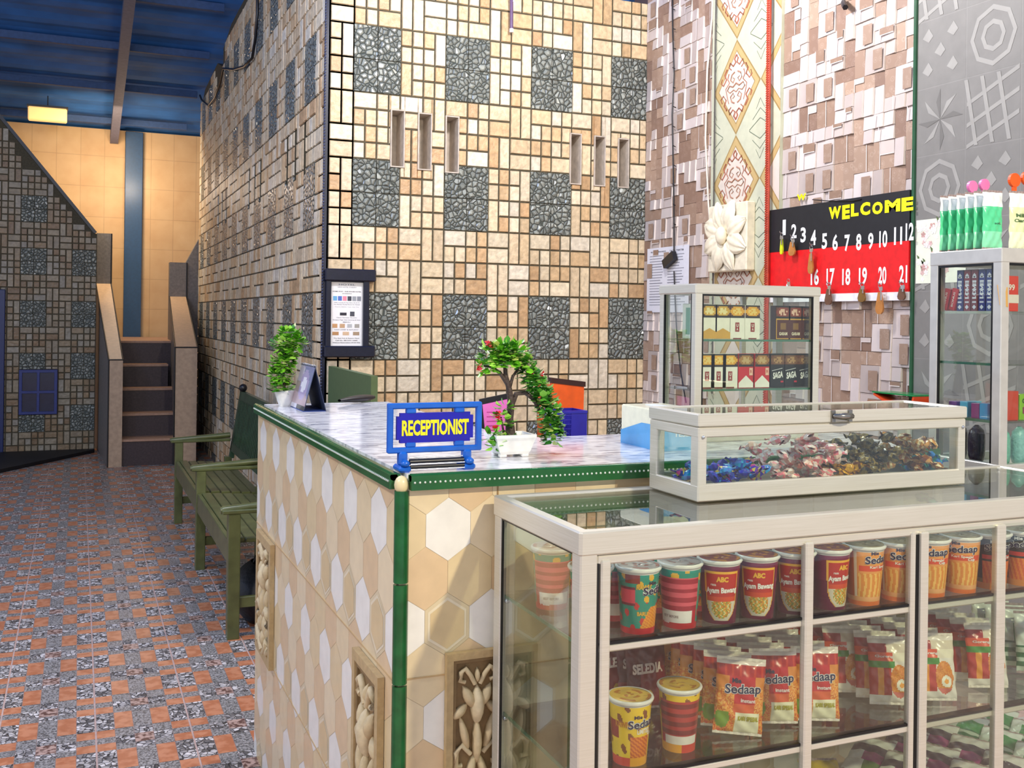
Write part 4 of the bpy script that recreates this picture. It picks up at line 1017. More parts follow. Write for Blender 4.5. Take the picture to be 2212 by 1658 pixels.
m = MB(); m.add([B_ + Vector((0, 0, .002)), C_ + Vector((0, 0, .002)), D_ + Vector((0, 0, .002)), A_ + Vector((0, 0, .002)), B_, C_, D_, A_], [(0, 1, 2, 3), (7, 6, 5, 4), (0, 4, 5, 1), (1, 5, 6, 2), (2, 6, 7, 3), (3, 7, 4, 0)], lin('1c3c86')); m.build('base_board', M_paper, ca, oc)
m = MB()
for i in range(12):
    c = hN.lerp(hF, (i + .5) / 12); n = 10; dd = (hF - hN).normalized(); s_ = dd.cross(Vector((0, 0, 1))).normalized()
    m.tube([c + s_ * (.005 * math.cos(k * 2 * math.pi / n)) + Vector((0, 0, .005 * math.sin(k * 2 * math.pi / n) - .002)) for k in range(n + 1)], .0007, 5)
m.build('ring_binding', M_cr, ca, oc)
# black stapler-like remote lying at the far end
a = at_z(733, 874, CT); b = at_z(806, 866, CT)
m = MB(); d = (b - a); 
def rp(u, v):
    an = u * 2 * math.pi; c = a.lerp(b, v); e = math.sin(math.pi * min(.97, max(.03, v))) ** .35; wid = .015 * (1 + .4 * v) * e; hh_ = .012 * e * (.7 + .5 * v); sd = Vector((-d.y, d.x, 0)).normalized()
    return tuple(c + sd * (wid * math.cos(an)) + Vector((0, 0,   .0135 + hh_ * math.sin(an))))
m.surf(rp, lambda u, v: lin('20242a'), 14, 14)
o = m.build('remote_control', M_black, None, tuple((a + b) / 2)); tag(o, 'slim black handheld device lying near the far end of the counter', 'device')
# tissue box
t0 = at_z(1362, 952, CT); 
tb = thing('tissue_box', 'blue and cream tissue box on the counter left of the candy case', 'tissue box', (1.205, 1.975, CT))
top_z = at_y(1362, 870, t0.y).z - CT; m = MB(); hx, hy, hz = .055, .085, top_z
m.box((-hx, -hy, 0), (hx, hy, hz), col='f2f0d2', bev=.003)
e = .0006
m.add([(-hx - e, hy, .0), (-hx - e, -hy, 0), (-hx - e, -hy, hz * .62), (-hx - e, -hy * .1, hz * .62), (-hx - e, hy, hz * .34)], [(0, 1, 2, 3, 4)], lin('55a8e0'))
m.add([(-hx, -hy - e, 0), (hx, -hy - e, 0), (hx, -hy - e, hz * .70), (-hx, -hy - e, hz * .62)], [(0, 1, 2, 3)], lin('6cb8ea'))
letter(m, 'TESSA', .05, .010, lambda u, v: (-.02 + u, -hy - .0012, .03 + v), 'f0f6fa', .02); m.build('carton', M_print, tb)
m = MB(); m.prism([(-.012, -.05), (.012, -.05), (.02, 0), (.012, .05), (-.012, .05), (-.02, 0)], 'z', hz, hz + .0012); m.build('opening', plain('clear_slit', 'dfe6ea', .4), tb)
# low desk behind the counter carrying the organisers
dk = thing('desk', 'low wooden desk behind the counter under the orange organiser', 'desk', (1.42, 2.64, 0))
MB().box((-.42, -.30, .93), (.42, .30, .955), bev=.003).build('desk_top', plain('desk_wood', '8a6a48', .5), dk)
for sx in (-.39, .39):
    for sy_ in (-.27, .27): MB().box((sx - .02, sy_ - .02, 0), (sx + .02, sy_ + .02, .93)).build('leg', plain('desk_wood', '8a6a48', .5), dk)
DZ = .955
def slab_px(name, pts, y, th, mats, label, cat, lean=0.0, fn=None):
    """upright panel traced at depth y, bottom continued down to the desk"""
    pass
oy = 2.48; a = at_y(1192, 815, oy); b = at_y(1262, 824, oy)
og2 = thing('file_organizer', 'orange plastic file holder with a dark rim standing behind the counter', 'file holder', ((a.x + b.x) / 2, oy, DZ)); o2 = ((a.x + b.x) / 2, oy, DZ)
m = MB(); m.prism([(a.x, DZ), (b.x - .004, DZ), (b.x, b.z - .012), (a.x, a.z - .012)], 'y', oy, oy + .012); m.prism([(a.x, DZ), (a.x + .006, DZ), (a.x + .006, a.z - .02), (a.x, a.z - .02)], 'y', oy + .012, oy + .09)
m.build('holder', plain('orange_plastic', 'f0601c', .35), og2, o2)
m = MB(); m.prism([(a.x - .003, a.z - .014), (b.x + .003, b.z - .014), (b.x + .003, b.z), (a.x - .003, a.z)], 'y', oy - .003, oy + .015); m.build('rim', plain('dark_brown_rim', '3a1a18', .4), og2, o2)
by = 2.38; a = at_y(1206, 888, by); b = at_y(1268, 889, by)
m = MB(); x0, x1, zt = a.x, b.x, a.z; m.box((x0, by, DZ), (x1, by + .085, DZ + .004)); m.box((x0 + (x1 - x0) * .45, by, DZ), (x1, by + .003, zt)); m.box((x0, by + .082, DZ), (x1, by + .085, zt)); m.box((x1 - .003, by, DZ), (x1, by + .085, zt)); m.box((x0, by, DZ), (x0 + .003, by + .085, zt)); m.box((x0, by - .002, zt - .006), (x1, by + .003, zt))
n = 9
for i in range(n):
    xx = x0 + (x1 - x0) * .45 * i / n; m.box((xx, by, DZ), (xx + .0016, by + .002, zt))
for i in range(16): zz = DZ + (zt - DZ) * i / 16; m.box((x0, by, zz), (x0 + (x1 - x0) * .45, by + .002, zz + .0016))
o = m.build('basket', plain('blue_plastic_basket', '2a28a8', .35), None, ((x0 + x1) / 2, by, DZ)); tag(o, 'small blue mesh plastic basket in front of the orange file holder', 'basket')
cy_ = 2.50; a = at_y(1036, 862, cy_); b = at_y(1104, 848, cy_); c = at_y(1050, 925, cy_); 
cb = thing('clipboard', 'dark clipboard with a pink note sheet leaning behind the sign and the bonsai', 'clipboard', ((a.x + b.x) / 2, cy_, DZ)); o3 = ((a.x + b.x) / 2, cy_, DZ)
m = MB(); m.prism([(c.x - .0, DZ), (b.x - .0, DZ), (b.x, b.z), (a.x, a.z)], 'y', cy_, cy_ + .006); m.build('board', M_black, cb, o3)
m = MB(); m.prism([(c.x + .010, DZ + .01), (b.x - .006, DZ + .01), (b.x - .006, b.z - .016), (a.x + .008, a.z - .014)], 'y', cy_ - .002, cy_, col='f078d0'); 
for i in range(5): m.box((a.x + .020, cy_ - .0028, a.z - .035 - i * .012), (a.x + .055, cy_ - .002, a.z - .033 - i * .012), col='c04898')
m.build('note_sheet', M_paper, cb, o3)
MB().box((c.x + .02, cy_ + .006, DZ), (c.x + .05, cy_ + .06, DZ + .12)).build('prop', M_black, cb, o3)

# ================================================================ GLASS CASES
def bar(m, a, b, **k): m.box(a, b, bev=.0025, **k)
# ---- main display case
X0, X1, Y0, Y1, ZT = .70, 1.95, 1.373, 1.718, 1.06
dc = thing('display_case', 'long glass display case with aluminium frame full of instant noodles, in front of the counter', 'display case', (X0, Y0, 0)); od = (X0, Y0, 0)
m = MB(); P = .030
for x, y in ((X0, Y0), (X1 - P, Y0), (X0, Y1 - P), (X1 - P, Y1 - P)): bar(m, (x, y, 0), (x + P, y + P, ZT - .002))
bar(m, (X0, Y0 - .002, ZT - .036), (X1, Y0 + .018, ZT)); bar(m, (X0, Y1 - .018, ZT - .036), (X1, Y1, ZT)); bar(m, (X0 - .002, Y0, ZT - .036), (X0 + .018, Y1, ZT)); bar(m, (X1 - .018, Y0, ZT - .036), (X1, Y1, ZT))
bar(m, (X0 + P, Y0 + .002, ZT - .052), (X1 - P, Y0 + .018, ZT - .038))
for z in (.06, .02): bar(m, (X0, Y0, z), (X1, Y0 + .02, z + .03)); bar(m, (X0, Y1 - .02, z), (X1, Y1, z + .03)); bar(m, (X0, Y0, z), (X0 + .02, Y1, z + .03))
m.build('frame', M_alu, dc, od)
m = MB()
for z in (.876, .666, .442):
    bar(m, (X0 + P, Y0 + .004, z - .004), (X1 - P, Y0 + .018, z + .008))
m.build('shelf_rail', M_alu, dc, od)
m = MB(); s = .0016
for z in (.8845, .6745, .4505): m.box((X0 + P, Y0 + .003, z), (X1 - P, Y0 + .017, z + .004))
m.box((X0 + P, Y0 + .0015, .10), (X0 + P + .003, Y0 + .004, ZT - .05)); m.box((X0 + .0185, Y0 + P, .1), (X0 + .021, Y0 + P + .003, ZT - .036)); m.box((X0 + .002, Y1 - P - .003, .1), (X0 + .005, Y1 - P, ZT - .036)); m.box((X0 + .002, Y0 + P, ZT - .039), (X0 + .005, Y1 - P, ZT - .036))
m.build('rubber_seal', M_blackseal, dc, od)
m = MB()
for x0, x1, yy in ((.735, .752, 0), (1.117, 1.134, -.004), (1.349, 1.360, 0), (1.367, 1.384, -.006), (1.551, 1.572, -.004)): bar(m, (x0, Y0 - .002 + yy, .10), (x1, Y0 + .014 + yy, ZT - .045))
m.build('door_stile', M_alu, dc, od)
MB().box((1.3605, Y0 - .001, .10), (1.3665, Y0 + .004, ZT - .05)).build('rubber_seal', M_blackseal, dc, od)
m = MB(); m.box((X0 + .016, Y0 + .016, ZT - .007), (X1 - .016, Y1 - .016, ZT - .002)); m.build('glass_top', M_glass, dc, od)
MB().box((X0 + .006, Y0 + P, .08), (X0 + .009, Y1 - P, ZT - .036)).build('glass_side', M_glass, dc, od)
MB().box((.752, Y0 + .005, .10), (1.36, Y0 + .008, ZT - .045)).build('glass_door', M_glass, dc, od)
MB().box((1.372, Y0 - .001, .10), (X1 - P, Y0 + .002, ZT - .045)).build('glass_door', M_glass, dc, od)
MB().box((X0 + P, Y1 - .010, .08), (X1 - P, Y1 - .007, ZT - .036)).build('glass_back', M_glass, dc, od)
SZ = (.8855, .6755, .4545)
for z in SZ:
    m = MB(); m.box((X0 + .010, Y0 + .012, z - .005), (X1 - P, Y1 - .012, z)); sh = m.build('glass_shelf', M_glass, dc, od)
    MB().box((X0 + .0095, Y0 + .03, z - .0052), (X0 + .0115, Y1 - .03, z + .0003)).build('shelf_edge', M_edge, sh, od)
    for x, y in ((X0 + .012, Y1 - .035), (X0 + .012, Y0 + .035)): MB().sphere((x - od[0], y - od[1], z - .010), .005, 8, 6).build('shelf_bracket', M_cr, dc)
MB().box((X0 + .03, Y0 + .02, .085), (X1 - .03, Y1 - .02, .095)).build('base_board', plain('olive_base', '6a6a3a', .4), dc, od)

# ---- cups
def cup_mesh(style):
    hgt = .103; rt = .0345; rb = .0268
    def PR(u, v): a = u * 2 * math.pi - math.pi / 2; r = rb + (rt - rb) * v; return (r * math.cos(a), r * math.sin(a), v * hgt)
    def on(ang, z, dr=.0006):   # angle 0 faces -y
        v = z / hgt; r = rb + (rt - rb) * v + dr; a = ang - math.pi / 2; return (r * math.cos(a), r * math.sin(a), z)
    rr = random.Random(hash(style) % 999 if False else sum(map(ord, style)))
    def colf(u, v):
        a = ((u + .5) % 1 - .5) * 360          # degrees, 0 = front
        if v > .93: return 'd8d2c8'
        if style == 'teal':
            if v < .10: return 'c81c28'
            if -25 < a < 70 and v < .42 and (a + 25) / 95 > v * 1.1: return 'f0a028' if int(a / 7 + v * 40) % 2 else 'e07c20'
            if 100 < abs(a) and v < .80: 
                if v < .28: return 'efe8e2' if (int(a / 30) % 3) else 'c02030'
                return 'e05868' if int(v * 14) % 2 else 'a81c34'
            if -80 < a < -30 and .45 < v < .74: return 'e04458' if .49 < v < .7 else '781c30'
            if v > .78 and -60 < a < -15: return '8c2c20'
            if (math.sin(a * .16 + v * 13) + math.sin(a * .07 - v * 21)) > 1.1: return 'd0302c' if v < .5 else 'e8b030'
            return '11907c'
        if style == 'yellow':
            if v < .14: return 'd8402a' if a < 0 else 'f0a41c'
            if 100 < abs(a) and v < .82:
                if v < .26: return 'efe4d8' if (int(a / 30) % 3) else 'c02030'
                return 'b83832' if int(v * 14) % 2 else '7e2320'
            if -80 < a < -35 and .42 < v < .70: return '9c3020'
            if 0 < a < 70 and v < .46: return 'e8841c' if int(a / 8 + v * 30) % 2 else 'c85a18'
            if (math.sin(a * .15 + v * 17) + math.sin(a * .09 - v * 11)) > 1.15: return '8a4c1a'
            return 'f2c81e'
        if style == 'purple':
            w_ = 50 if v > .5 else 50 * max(0, 1 - ((.5 - v) / .47) ** 2.6) ** .5
            if abs(a) < w_ + 4 and .06 < v < .84:
                if abs(a) > w_ or v > .81: return 'f2b43c'
                if v > .36 + .0 * a: return 'c0261c' if v > .44 else 'd8481e'
                d = math.hypot((a) / 38, (v - .27) / .19)
                if d < .9: return ['d89a2e', 'e8c050', 'c9a040', 'd66a20', 'e8dfb0', '8f9a38'][int(3 + 2.9 * math.sin(a * .4 + math.sin(v * 60) * 2)) % 6]
                return 'd9cfb8'
            return '7a1440' if v > .5 else '6a1038'
        if style == 'orange':
            if v < .08: return 'f07a30'
            if v < .15: return 'f6b070'
            if abs(a) < 75 and v < .56: 
                q = math.sin(a * .35 + math.sin(v * 12)); return 'f6c060' if q > .2 else 'e89030'
            if abs(a) < 70 and .60 < v < .70: return 'e8502c'
            if abs(abs(a) - 80) < 6: return 'f8e0c0'
            return 'd86818' if abs(a) > 85 else 'f0a050'
        if style == 'black':
            if v < .12: return 'e89040'
            if abs(a) < 60 and v < .52: return 'f0862c' if math.sin(a * .4 + v * 20) > 0 else 'e06020'
            if abs(a) < 60 and .55 < v < .64: return 'd83828'
            return '1d2620' if v > .2 else '7a6a20'
    m = MB(); m.surf(PR, colf, 110, 52)
    m.lathe([(rb, 0), (rb * .9, .001)], 24, col=lin('d8d0c8'))
    body = m.mesh('cup_body', M_print)
    lidc = {'teal': 'c9b8ac', 'yellow': 'd8ae48', 'purple': 'a04a40', 'orange': 'b9a27a', 'black': 'b0a27c'}[style]
    m = MB(); rx = random.Random(3)
    m.lathe([(rt + .0022, hgt - .004), (rt + .0034, hgt - .001), (rt + .0022, hgt + .0015), (rt - .001, hgt + .0012)], 30, col=lin('e9e4dc'), cap=False)
    def lidf(u, v):
        q = math.sin(u * 19 + v * 9) + math.sin(v * 23 + u * 5)
        base = lin(lidc); alt = {'teal': 'b06a58', 'yellow': 'b87420', 'purple': 'd88a30', 'orange': '9a8050', 'black': '8a7a50'}[style]
        return lin(alt) if q > .9 else base
    m.surf(lambda u, v: ((rt - .001) * v * math.cos(-u * 2 * math.pi), -(rt - .001) * v * math.sin(-u * 2 * math.pi), hgt + .0012 + .0008 * math.sin(v * 9 + u * 12)), lidf, 30, 6)
    lid = m.mesh('cup_lid', M_print)
    m = MB()
    def wrap(s, wd, ht, z, ang, col, bold=.03, slope=0.0, dr=.0006):
        letter(m, s, wd, ht, lambda u, v: on(ang + (u - wd / 2) / .0325, z + v + slope * u, dr), col, bold)
    if style in ('teal', 'yellow', 'orange', 'black'):
        an = .75 if style in ('teal', 'yellow') else 0.0; zt_ = {'teal': .066, 'yellow': .064, 'orange': .078, 'black': .076}[style]
        wrap('Sedaap', .0575, .0185, zt_ - .008, an, 'f4f2f0', .07, .06, .0006); wrap('Sedaap', .056, .0172, zt_ - .0075, an, '141a48', .02, .06, .0012)
        wrap('Mie', .014, .006, zt_ + .012, an - .35, '30203c' if style != 'black' else 'e8e8e8', .03, .06); wrap('Cup', .014, .007, zt_ - .018, an + .5, 'f4f0e8', .04)
        if style == 'orange': wrap('Kari Spesial', .040, .006, .0655, 0, 'f8f0e0', .03)
        if style == 'yellow': wrap('RAWIT', .026, .010, .062, -.4, 'c87c18', .05); wrap('LIMITED', .026, .008, .052, .75, 'f4ead8', .04)
        if style == 'teal': wrap('RAWIT', .026, .008, .072, -.05, 'e8b030', .05); wrap('BARU!', .020, .007, .030, -.1, 'e8b030', .05); wrap('Puas', .02, .010, .008, 2.5, 'f6e8e8', .03); wrap('BEST BEFORE', .030, .004, .018, 2.9, '602020', .0)
    else:
        wrap('ABC', .020, .009, .070, 0, 'f4b838', .06); wrap('rasa', .009, .003, .0635, -.45, 'f6efe8', .02); wrap('Ayam Bawang', .056, .0120, .048, 0, 'f8f4ee', .04, .04)
    let = m.mesh('cup_lettering', M_print)
    return body, lid, let
CUPM = {k: cup_mesh(k) for k in ('teal', 'purple', 'orange', 'black', 'yellow')}
def cup(style, x, y, z, yaw, label, group):
    t = thing('noodle_cup', label, 'noodle cup', (x, y, z), yaw, group)
    for nm, me in zip(('cup_body', 'lid', 'lettering'), CUPM[style]):
        o = bpy.data.objects.new(nm, me); C.objects.link(o); o.parent = t
    return t
desc = {'teal': 'teal and red noodle cup', 'purple': 'maroon noodle cup with a soup picture', 'orange': 'orange noodle cup', 'black': 'dark green-black noodle cup', 'yellow': 'yellow noodle cup'}
front_row = [('teal', 1163, 1312, 2.9, 'standing alone at the far left behind the side glass'), ('teal', 1226, 1380, 2.6, 'half hidden behind the left corner post'),
    ('teal', 1322, 1332, 2.2, 'just right of the corner post, behind its neighbour'), ('teal', 1376, 1371, -.15, 'first in front on the upper shelf, its logo turned right'),
    ('teal', 1418, 1315, -.4, 'in the second line between two front cups'), ('teal', 1489, 1350, 2.3, 'fourth in front with its red back label showing'),
    ('purple', 1585, 1343, -.45, 'leftmost of the maroon front cups'), ('purple', 1673, 1338, -.55, 'second of the maroon front cups'), ('purple', 1764, 1330, -.6, 'behind the first aluminium upright'),
    ('purple', 1838, 1318, .1, 'last of the maroon front cups, turned right'), ('orange', 1885, 1300, .2, 'first orange one, partly behind the last maroon cup'), ('orange', 1950, 1292, -.25, 'left of the door joint'),
    ('orange', 2018, 1302, -.55, 'right beside the door joint'), ('orange', 2080, 1286, -.7, 'between the door joint and the right upright'), ('black', 2140, 1272, -.3, 'behind the right upright'), ('black', 2198, 1264, -.6, 'at the right edge of the picture')]
placed = []
for st_, px, py, yaw, ds in front_row:
    p = at_z(px, py, SZ[0]); y = min(max(p.y, Y0 + .050), Y1 - .06); x = at_y(px, py, y).x if abs(y - p.y) < .001 else p.x
    placed.append([st_, x, y, yaw, '%s %s' % (desc[st_], ds)])
back = [('purple', 1542, 1190, 'behind the leftmost maroon cup'), ('purple', 1655, 1180, 'behind the second maroon cup'), ('purple', 1738, 1182, 'behind the first upright in the back line'), ('orange', 1790, 1172, 'in the back line behind the last maroon cups'), ('orange', 1852, 1163, 'in the back line behind the first orange front cup'),
        ('orange', 1925, 1157, 'in the back line left of the door joint'), ('black', 2055, 1146, 'in the back line right of the door joint'), ('teal', 1478, 1190, 'in the back line behind the teal front cups'), ('black', 2125, 1140, 'in the back line behind the right upright')]
for st_, px, py, ds in back:
    p = at_z(px, py, SZ[0] + .103); y = min(max(p.y, Y0 + .07), Y1 - .055); x = at_y(px, py, y).x
    placed.append([st_, x, y, -.4, '%s %s' % (desc[st_], ds)])
placed.append(['orange', at_y(1215, 1190, 1.66).x, 1.655, .9, 'orange noodle cup at the back corner behind the left corner post'])
NF = len(front_row)
for it in range(80):       # push overlapping cups apart
    for i in range(len(placed)):
        for j in range(i + 1, len(placed)):
            a, b = placed[i], placed[j]; dx = b[1] - a[1]; dy = b[2] - a[2]; d = math.hypot(dx, dy)
            if d < .0763:
                k = (.0766 - d) / 2; dx /= d + 1e-6; dy /= d + 1e-6
                if i < NF <= j: b[1] += dx * k * 2; b[2] += dy * k * 2; continue
                a[1] -= dx * k; a[2] -= dy * k; b[1] += dx * k; b[2] += dy * k
    for a in placed: a[1] = min(max(a[1], X0 + .057), X1 - .08); a[2] = min(max(a[2], Y0 + (.070 if a[1] < X0 + .08 else .050)), Y1 - .060)
for st_, x, y, yaw, lb in placed: cup(st_, x, y, SZ[0] + .0003, yaw, lb, 'noodle cups on the upper shelf')
p = at_z(1360, 1640, SZ[1]); cup('yellow', p.x, max(p.y, Y0 + .052), SZ[1] + .0003, -.5, 'yellow noodle cup at the left end of the middle shelf, logo facing front', 'yellow noodle cups')
p = at_z(1466, 1612, SZ[1]); cup('yellow', p.x, max(p.y, Y0 + .052), SZ[1] + .0003, 2.75, 'yellow noodle cup second on the middle shelf, its red back label showing', 'yellow noodle cups')
# ---- noodle pouches
def pouch_mesh(style, W_=.078, H_=.112, T_=.022):
    rr = random.Random(11)
    def sh(u, v): return (max(0, 1 - abs(2 * u - 1) ** 2.6) ** .6) * (max(0, 1 - abs(2 * v - 1) ** 3.2) ** .7)
    def wob(u, v): return .0016 * math.sin(u * 17 + v * 5) * math.sin(v * 23)
    def PF(u, v): return ((u - .5) * W_ * (1 - .03 * math.sin(v * math.pi)), -T_ / 2 * sh(u, v) + wob(u, v), v * H_)
    def PB(u, v): return ((.5 - u) * W_ * (1 - .03 * math.sin(v * math.pi)), T_ / 2 * sh(u, v) + wob(1 - u, v), v * H_)
    def cf(u, v):
        if style == 'red':
            if v > .95: return 'e8d9d0'
            if v > .80: return 'b01e20' if (int(u * 20) % 3) else 'c83a24'
            if v > .62: return 'c41f24' if .25 < u < .8 else 'e08a34'
            if v > .30:
                if .36 < u < .80: return 'c8201f' if v > .42 else 'e0602c'
                return rr.choice(['f0a040', 'e88a30', 'f4b860', 'd8702c'])
            if .42 < u < .92: return 'f2ecc8'
            if u < .42 and (u - .15) ** 2 + (v - .2) ** 2 < .02: return '7ba02c'
            return rr.choice(['f0a040', 'e08a34', 'e05a28'])
        if style == 'egg':
            if v > .93: return 'e9e0d4'
            if (u - .70) ** 2 / .05 + (v - .34) ** 2 / .07 < 1:
                d = math.hypot((u - .74) * 1.0, (v - .28) * 1.35)
                if d < .055: return 'f0a01c'
                if d < .13: return 'f6f0d8'
                return rr.choice(['e08820', 'd87a18', 'e89a30']) if v > .18 else 'd8705c'
            if u < .5 and .12 < v < .55: return 'c0301a' if (u - .25) ** 2 > .006 else 'f09a1c'
            if .55 <= v < .66 and u < .6: return '3f8f2a'
            if v >= .66 and v < .80: return 'e4582c' if u < .55 else 'efe6cc'
            if v >= .8: return 'a8262a' if u < .4 else 'ddd0b8'
            return 'efe8da'
        if style == 'maroon':
            if v > .95: return 'b9a09a'
            if v > .62: return '5c0f18'
            if v > .30: return '7a1420' if u > .3 else '501018'
            return 'd8b040' if (u - .5) ** 2 + (v - .15) ** 2 < .012 else '7a1016'
        if style == 'violet':
            if v > .7: return 'dcd8d0'
            if v > .5: return '3c3440'
            if v > .25: return 'a03a78' if u > .4 else 'e4e0da'
            return '5a7a3a' if u > .5 else 'd8d4cc'
        if style == 'leafgreen':
            if v > .75: return 'e0e4dc'
            if v > .45: return '2c8c48' if u > .3 else 'cfd8cc'
            return '1f6a3a' if (int(v * 12) % 2) else 'b8c8b4'
        if style == 'gold': return 'c8a818' if (u + v) > .9 else '40381c'
        if style == 'mint': return 'f2f8f4' if v > .74 else ('58d898' if v > .3 else '8ee8b8')
        if style == 'cream': return 'f4f6ec' if v > .74 else ('e6f0b8' if v > .3 else 'f0f4d0')
        if style == 'rose': return 'f6f0ee' if v > .74 else 'f4b8b0'
    m = MB(); m.surf(PF, cf, 44, 58); m.surf(PB, lambda u, v: cf(.3, v), 12, 16)
    for v0 in (0, 1):      # crimped ends
        for k in range(14):
            u0 = k / 14; z = -.004 if v0 == 0 else H_; x = (u0 - .5) * W_; x2 = x + W_ / 14
            m.add([(x, .0006 * (-1) ** k, z), (x2, -.0006 * (-1) ** k, z), (x2, -.0006 * (-1) ** k, z + .005), (x, .0006 * (-1) ** k, z + .005)], [(0, 1, 2, 3)], lin('e6dccc' if style in ('egg', 'red') else 'a08c88'))
    body = m.mesh('pouch_film', M_print)
    m = MB()
    def wr(s, wd, ht, cu, cv, col, bold=.03, slope=0, d=.0009):
        letter(m, s, wd, ht, lambda a, b: (lambda uu, vv: (PF(uu, vv)[0], PF(uu, vv)[1] - d, PF(uu, vv)[2]))(cu + (a - wd / 2) / W_, cv + (b + slope * a) / H_), col, bold)
    if style == 'red':
        wr('Sedaap', .064, .0215, .54, .50, 'f6f2f0', .07, .06); wr('Sedaap', .0625, .020, .54, .507, '141a48', .02, .06, .0015)
        wr('Mie', .016, .008, .40, .70, '1c1c3c', .04, 0); wr('instant', .026, .006, .66, .44, 'f6e4e0', .03)
        wr('KARI SPESIAL', .036, .008, .68, .18, 'b0a818', .05)
    elif style == 'maroon': wr('SELEDIA', .060, .018, .5, .50, 'e0c8c0', .05, .05)
    elif style == 'egg': wr('Goreng', .034, .006, .35, .70, 'f2e8e0', .03)
    elif style == 'mint': wr('soft', .02, .006, .68, .42, '3c7a5a', .02)
    elif style == 'cream': wr('Milk', .030, .009, .5, .56, '4a6a3a', .03); wr('Cleanse', .040, .008, .5, .47, '4a6a3a', .03)
    let = m.mesh('pouch_lettering', M_print) if m.v else None
    return body, let
PM = {k: pouch_mesh(k) for k in ('egg', 'maroon', 'violet', 'leafgreen', 'gold')}; PM['red'] = pouch_mesh('red', .084, .118, .024)
PM.update({k: pouch_mesh(k,   .062, .135, .014) for k in ('mint', 'cream', 'rose')})
def pouch(style, loc, rot, label, group, cat='noodle packet', name='noodle_packet'):
    t = thing(name, label, cat, loc, 0, group); t.rotation_euler = rot
    for nm, me in zip(('film', 'lettering'), PM[style]):
        if me is None: continue
        o = bpy.data.objects.new(nm, me); C.objects.link(o); o.parent = t
    return t
z2 = SZ[1] + .009
RO = ['front', 'second', 'third', 'fourth', 'fifth', 'sixth', 'rearmost']
def pfile(style, px, py, n, yaw, what, where, dy=.036, lean=-.20, grp=None, dx=.0, roll=0):
    p = at_z(px, py, SZ[1]); y = max(p.y, Y0 + .045); x = p.x if abs(y - p.y) < .001 else at_y(px, py, y).x
    for i in range(n):
        yy = y + i * dy
        if yy > Y1 - .058: break
        pouch(style, (x + i * dx, yy, z2), (lean, roll * R.uniform(.4, 1), yaw + R.uniform(-.05, .05)), '%s, %s in the file %s' % (what, RO[min(i, 6)], where), grp or 'noodle packets on the middle shelf')
rl = 'red and orange noodle packet'
pfile('red', 1592, 1592, 6, -.42, rl, 'beside the yellow cups', grp='red noodle packets on the middle shelf', lean=-.12, roll=.08)
pfile('red', 1672, 1568, 6, -.42, rl, 'left of the first upright', grp='red noodle packets on the middle shelf', lean=-.12)
pfile('red', 1762, 1562, 6, -.40, rl, 'crossing the first upright', grp='red noodle packets on the middle shelf', lean=-.12)
pfile('maroon', 1400, 1535, 4, -.1, 'dark maroon noodle packet', 'behind the two yellow cups', grp='maroon noodle packets on the middle shelf')
pfile('maroon', 1330, 1520, 3, -.1, 'dark maroon noodle packet', 'behind the first yellow cup', grp='maroon noodle packets on the middle shelf')
el = 'egg-picture noodle packet'
pfile('egg', 1925, 1527, 7, -.42, el, 'left of the door joint', grp='egg picture packets on the middle shelf', )
pfile('egg', 2022, 1518, 7, -.42, el, 'right of the door joint', grp='egg picture packets on the middle shelf')
pfile('egg', 1826, 1500, 5, -.42, el, 'right beside the first upright', grp='egg picture packets on the middle shelf')
pfile('egg', 2135, 1490, 5, -.42, el, 'at the right upright', grp='egg picture packets on the middle shelf')
pfile('leafgreen', 2240, 1460, 4, -.5, 'green noodle packet', 'at the right edge of the picture', grp='green packets on the middle shelf')
# bottom shelf: packets lying in overlapping rows
k = 0
for i in range(5):
    for j in range(3):
        x = 1.46 + i * .088; y = 1.445 + j * .085; sty = 'violet' if i < 3 else 'leafgreen'
        pouch(sty, (x, y, SZ[2] + .022 + i * .004), (rad(-74), 0, rad(-60)), '%s packet lying on the bottom shelf, %s in the %s line' % ('purple and white' if i < 3 else 'green and white', RO[i % 3], ('front', 'middle', 'back')[j]), 'packets lying on the bottom shelf', 'snack packet', 'snack_packet'); k += 1
pouch('gold', (1.19, 1.47, SZ[2] + .022), (rad(-62), 0, rad(-30)), 'yellow and black packet lying left of the door joint on the bottom shelf', 'dark packets on the bottom shelf', 'snack packet', 'snack_packet')
pouch('gold', (1.30, 1.50, SZ[2] + .022), (rad(-62), 0, rad(-20)), 'yellow and black packet lying under the door joint on the bottom shelf', 'dark packets on the bottom shelf', 'snack packet', 'snack_packet')
# ---- candy case on top
bx0, bx1, by0, by1, bz0 = 1.012, 1.645, 1.532, 1.700, ZT + .0005
btop = at_y(1497, 895, by0).z; bgt = at_y(1515, 945, by0).z; bgb = at_y(1515, 1047, by0).z
cc = thing('candy_case', 'low aluminium and glass candy case with a hinged lid, on top of the display case', 'candy case', (bx0, by0, bz0)); occ = (bx0, by0, bz0)
m = MB(); q = .026; bl = btop - .024
for x, y in ((bx0, by0), (bx1 - q * .7, by0), (bx0, by1 - q), (bx1 - q * .7, by1 - q)): m.box((x, y, bz0), (x + q * .7, y + q, bl), bev=.002)
for y0, y1 in ((by0, by0 + .012), (by1 - .012, by1)): m.box((bx0 + .001, y0, bz0), (bx1 - .001, y1, bgb), bev=.002); m.box((bx0 + .001, y0, bgt), (bx1 - .001, y1, bl), bev=.002)
for x0, x1 in ((bx0, bx0 + .010), (bx1 - .010, bx1)): m.box((x0, by0 + .001, bz0), (x1, by1 - .001, bgb - .002), bev=.002); m.box((x0, by0 + .001, bgt), (x1, by1 - .001, bl), bev=.002)
m.build('frame', M_alu, cc, occ)
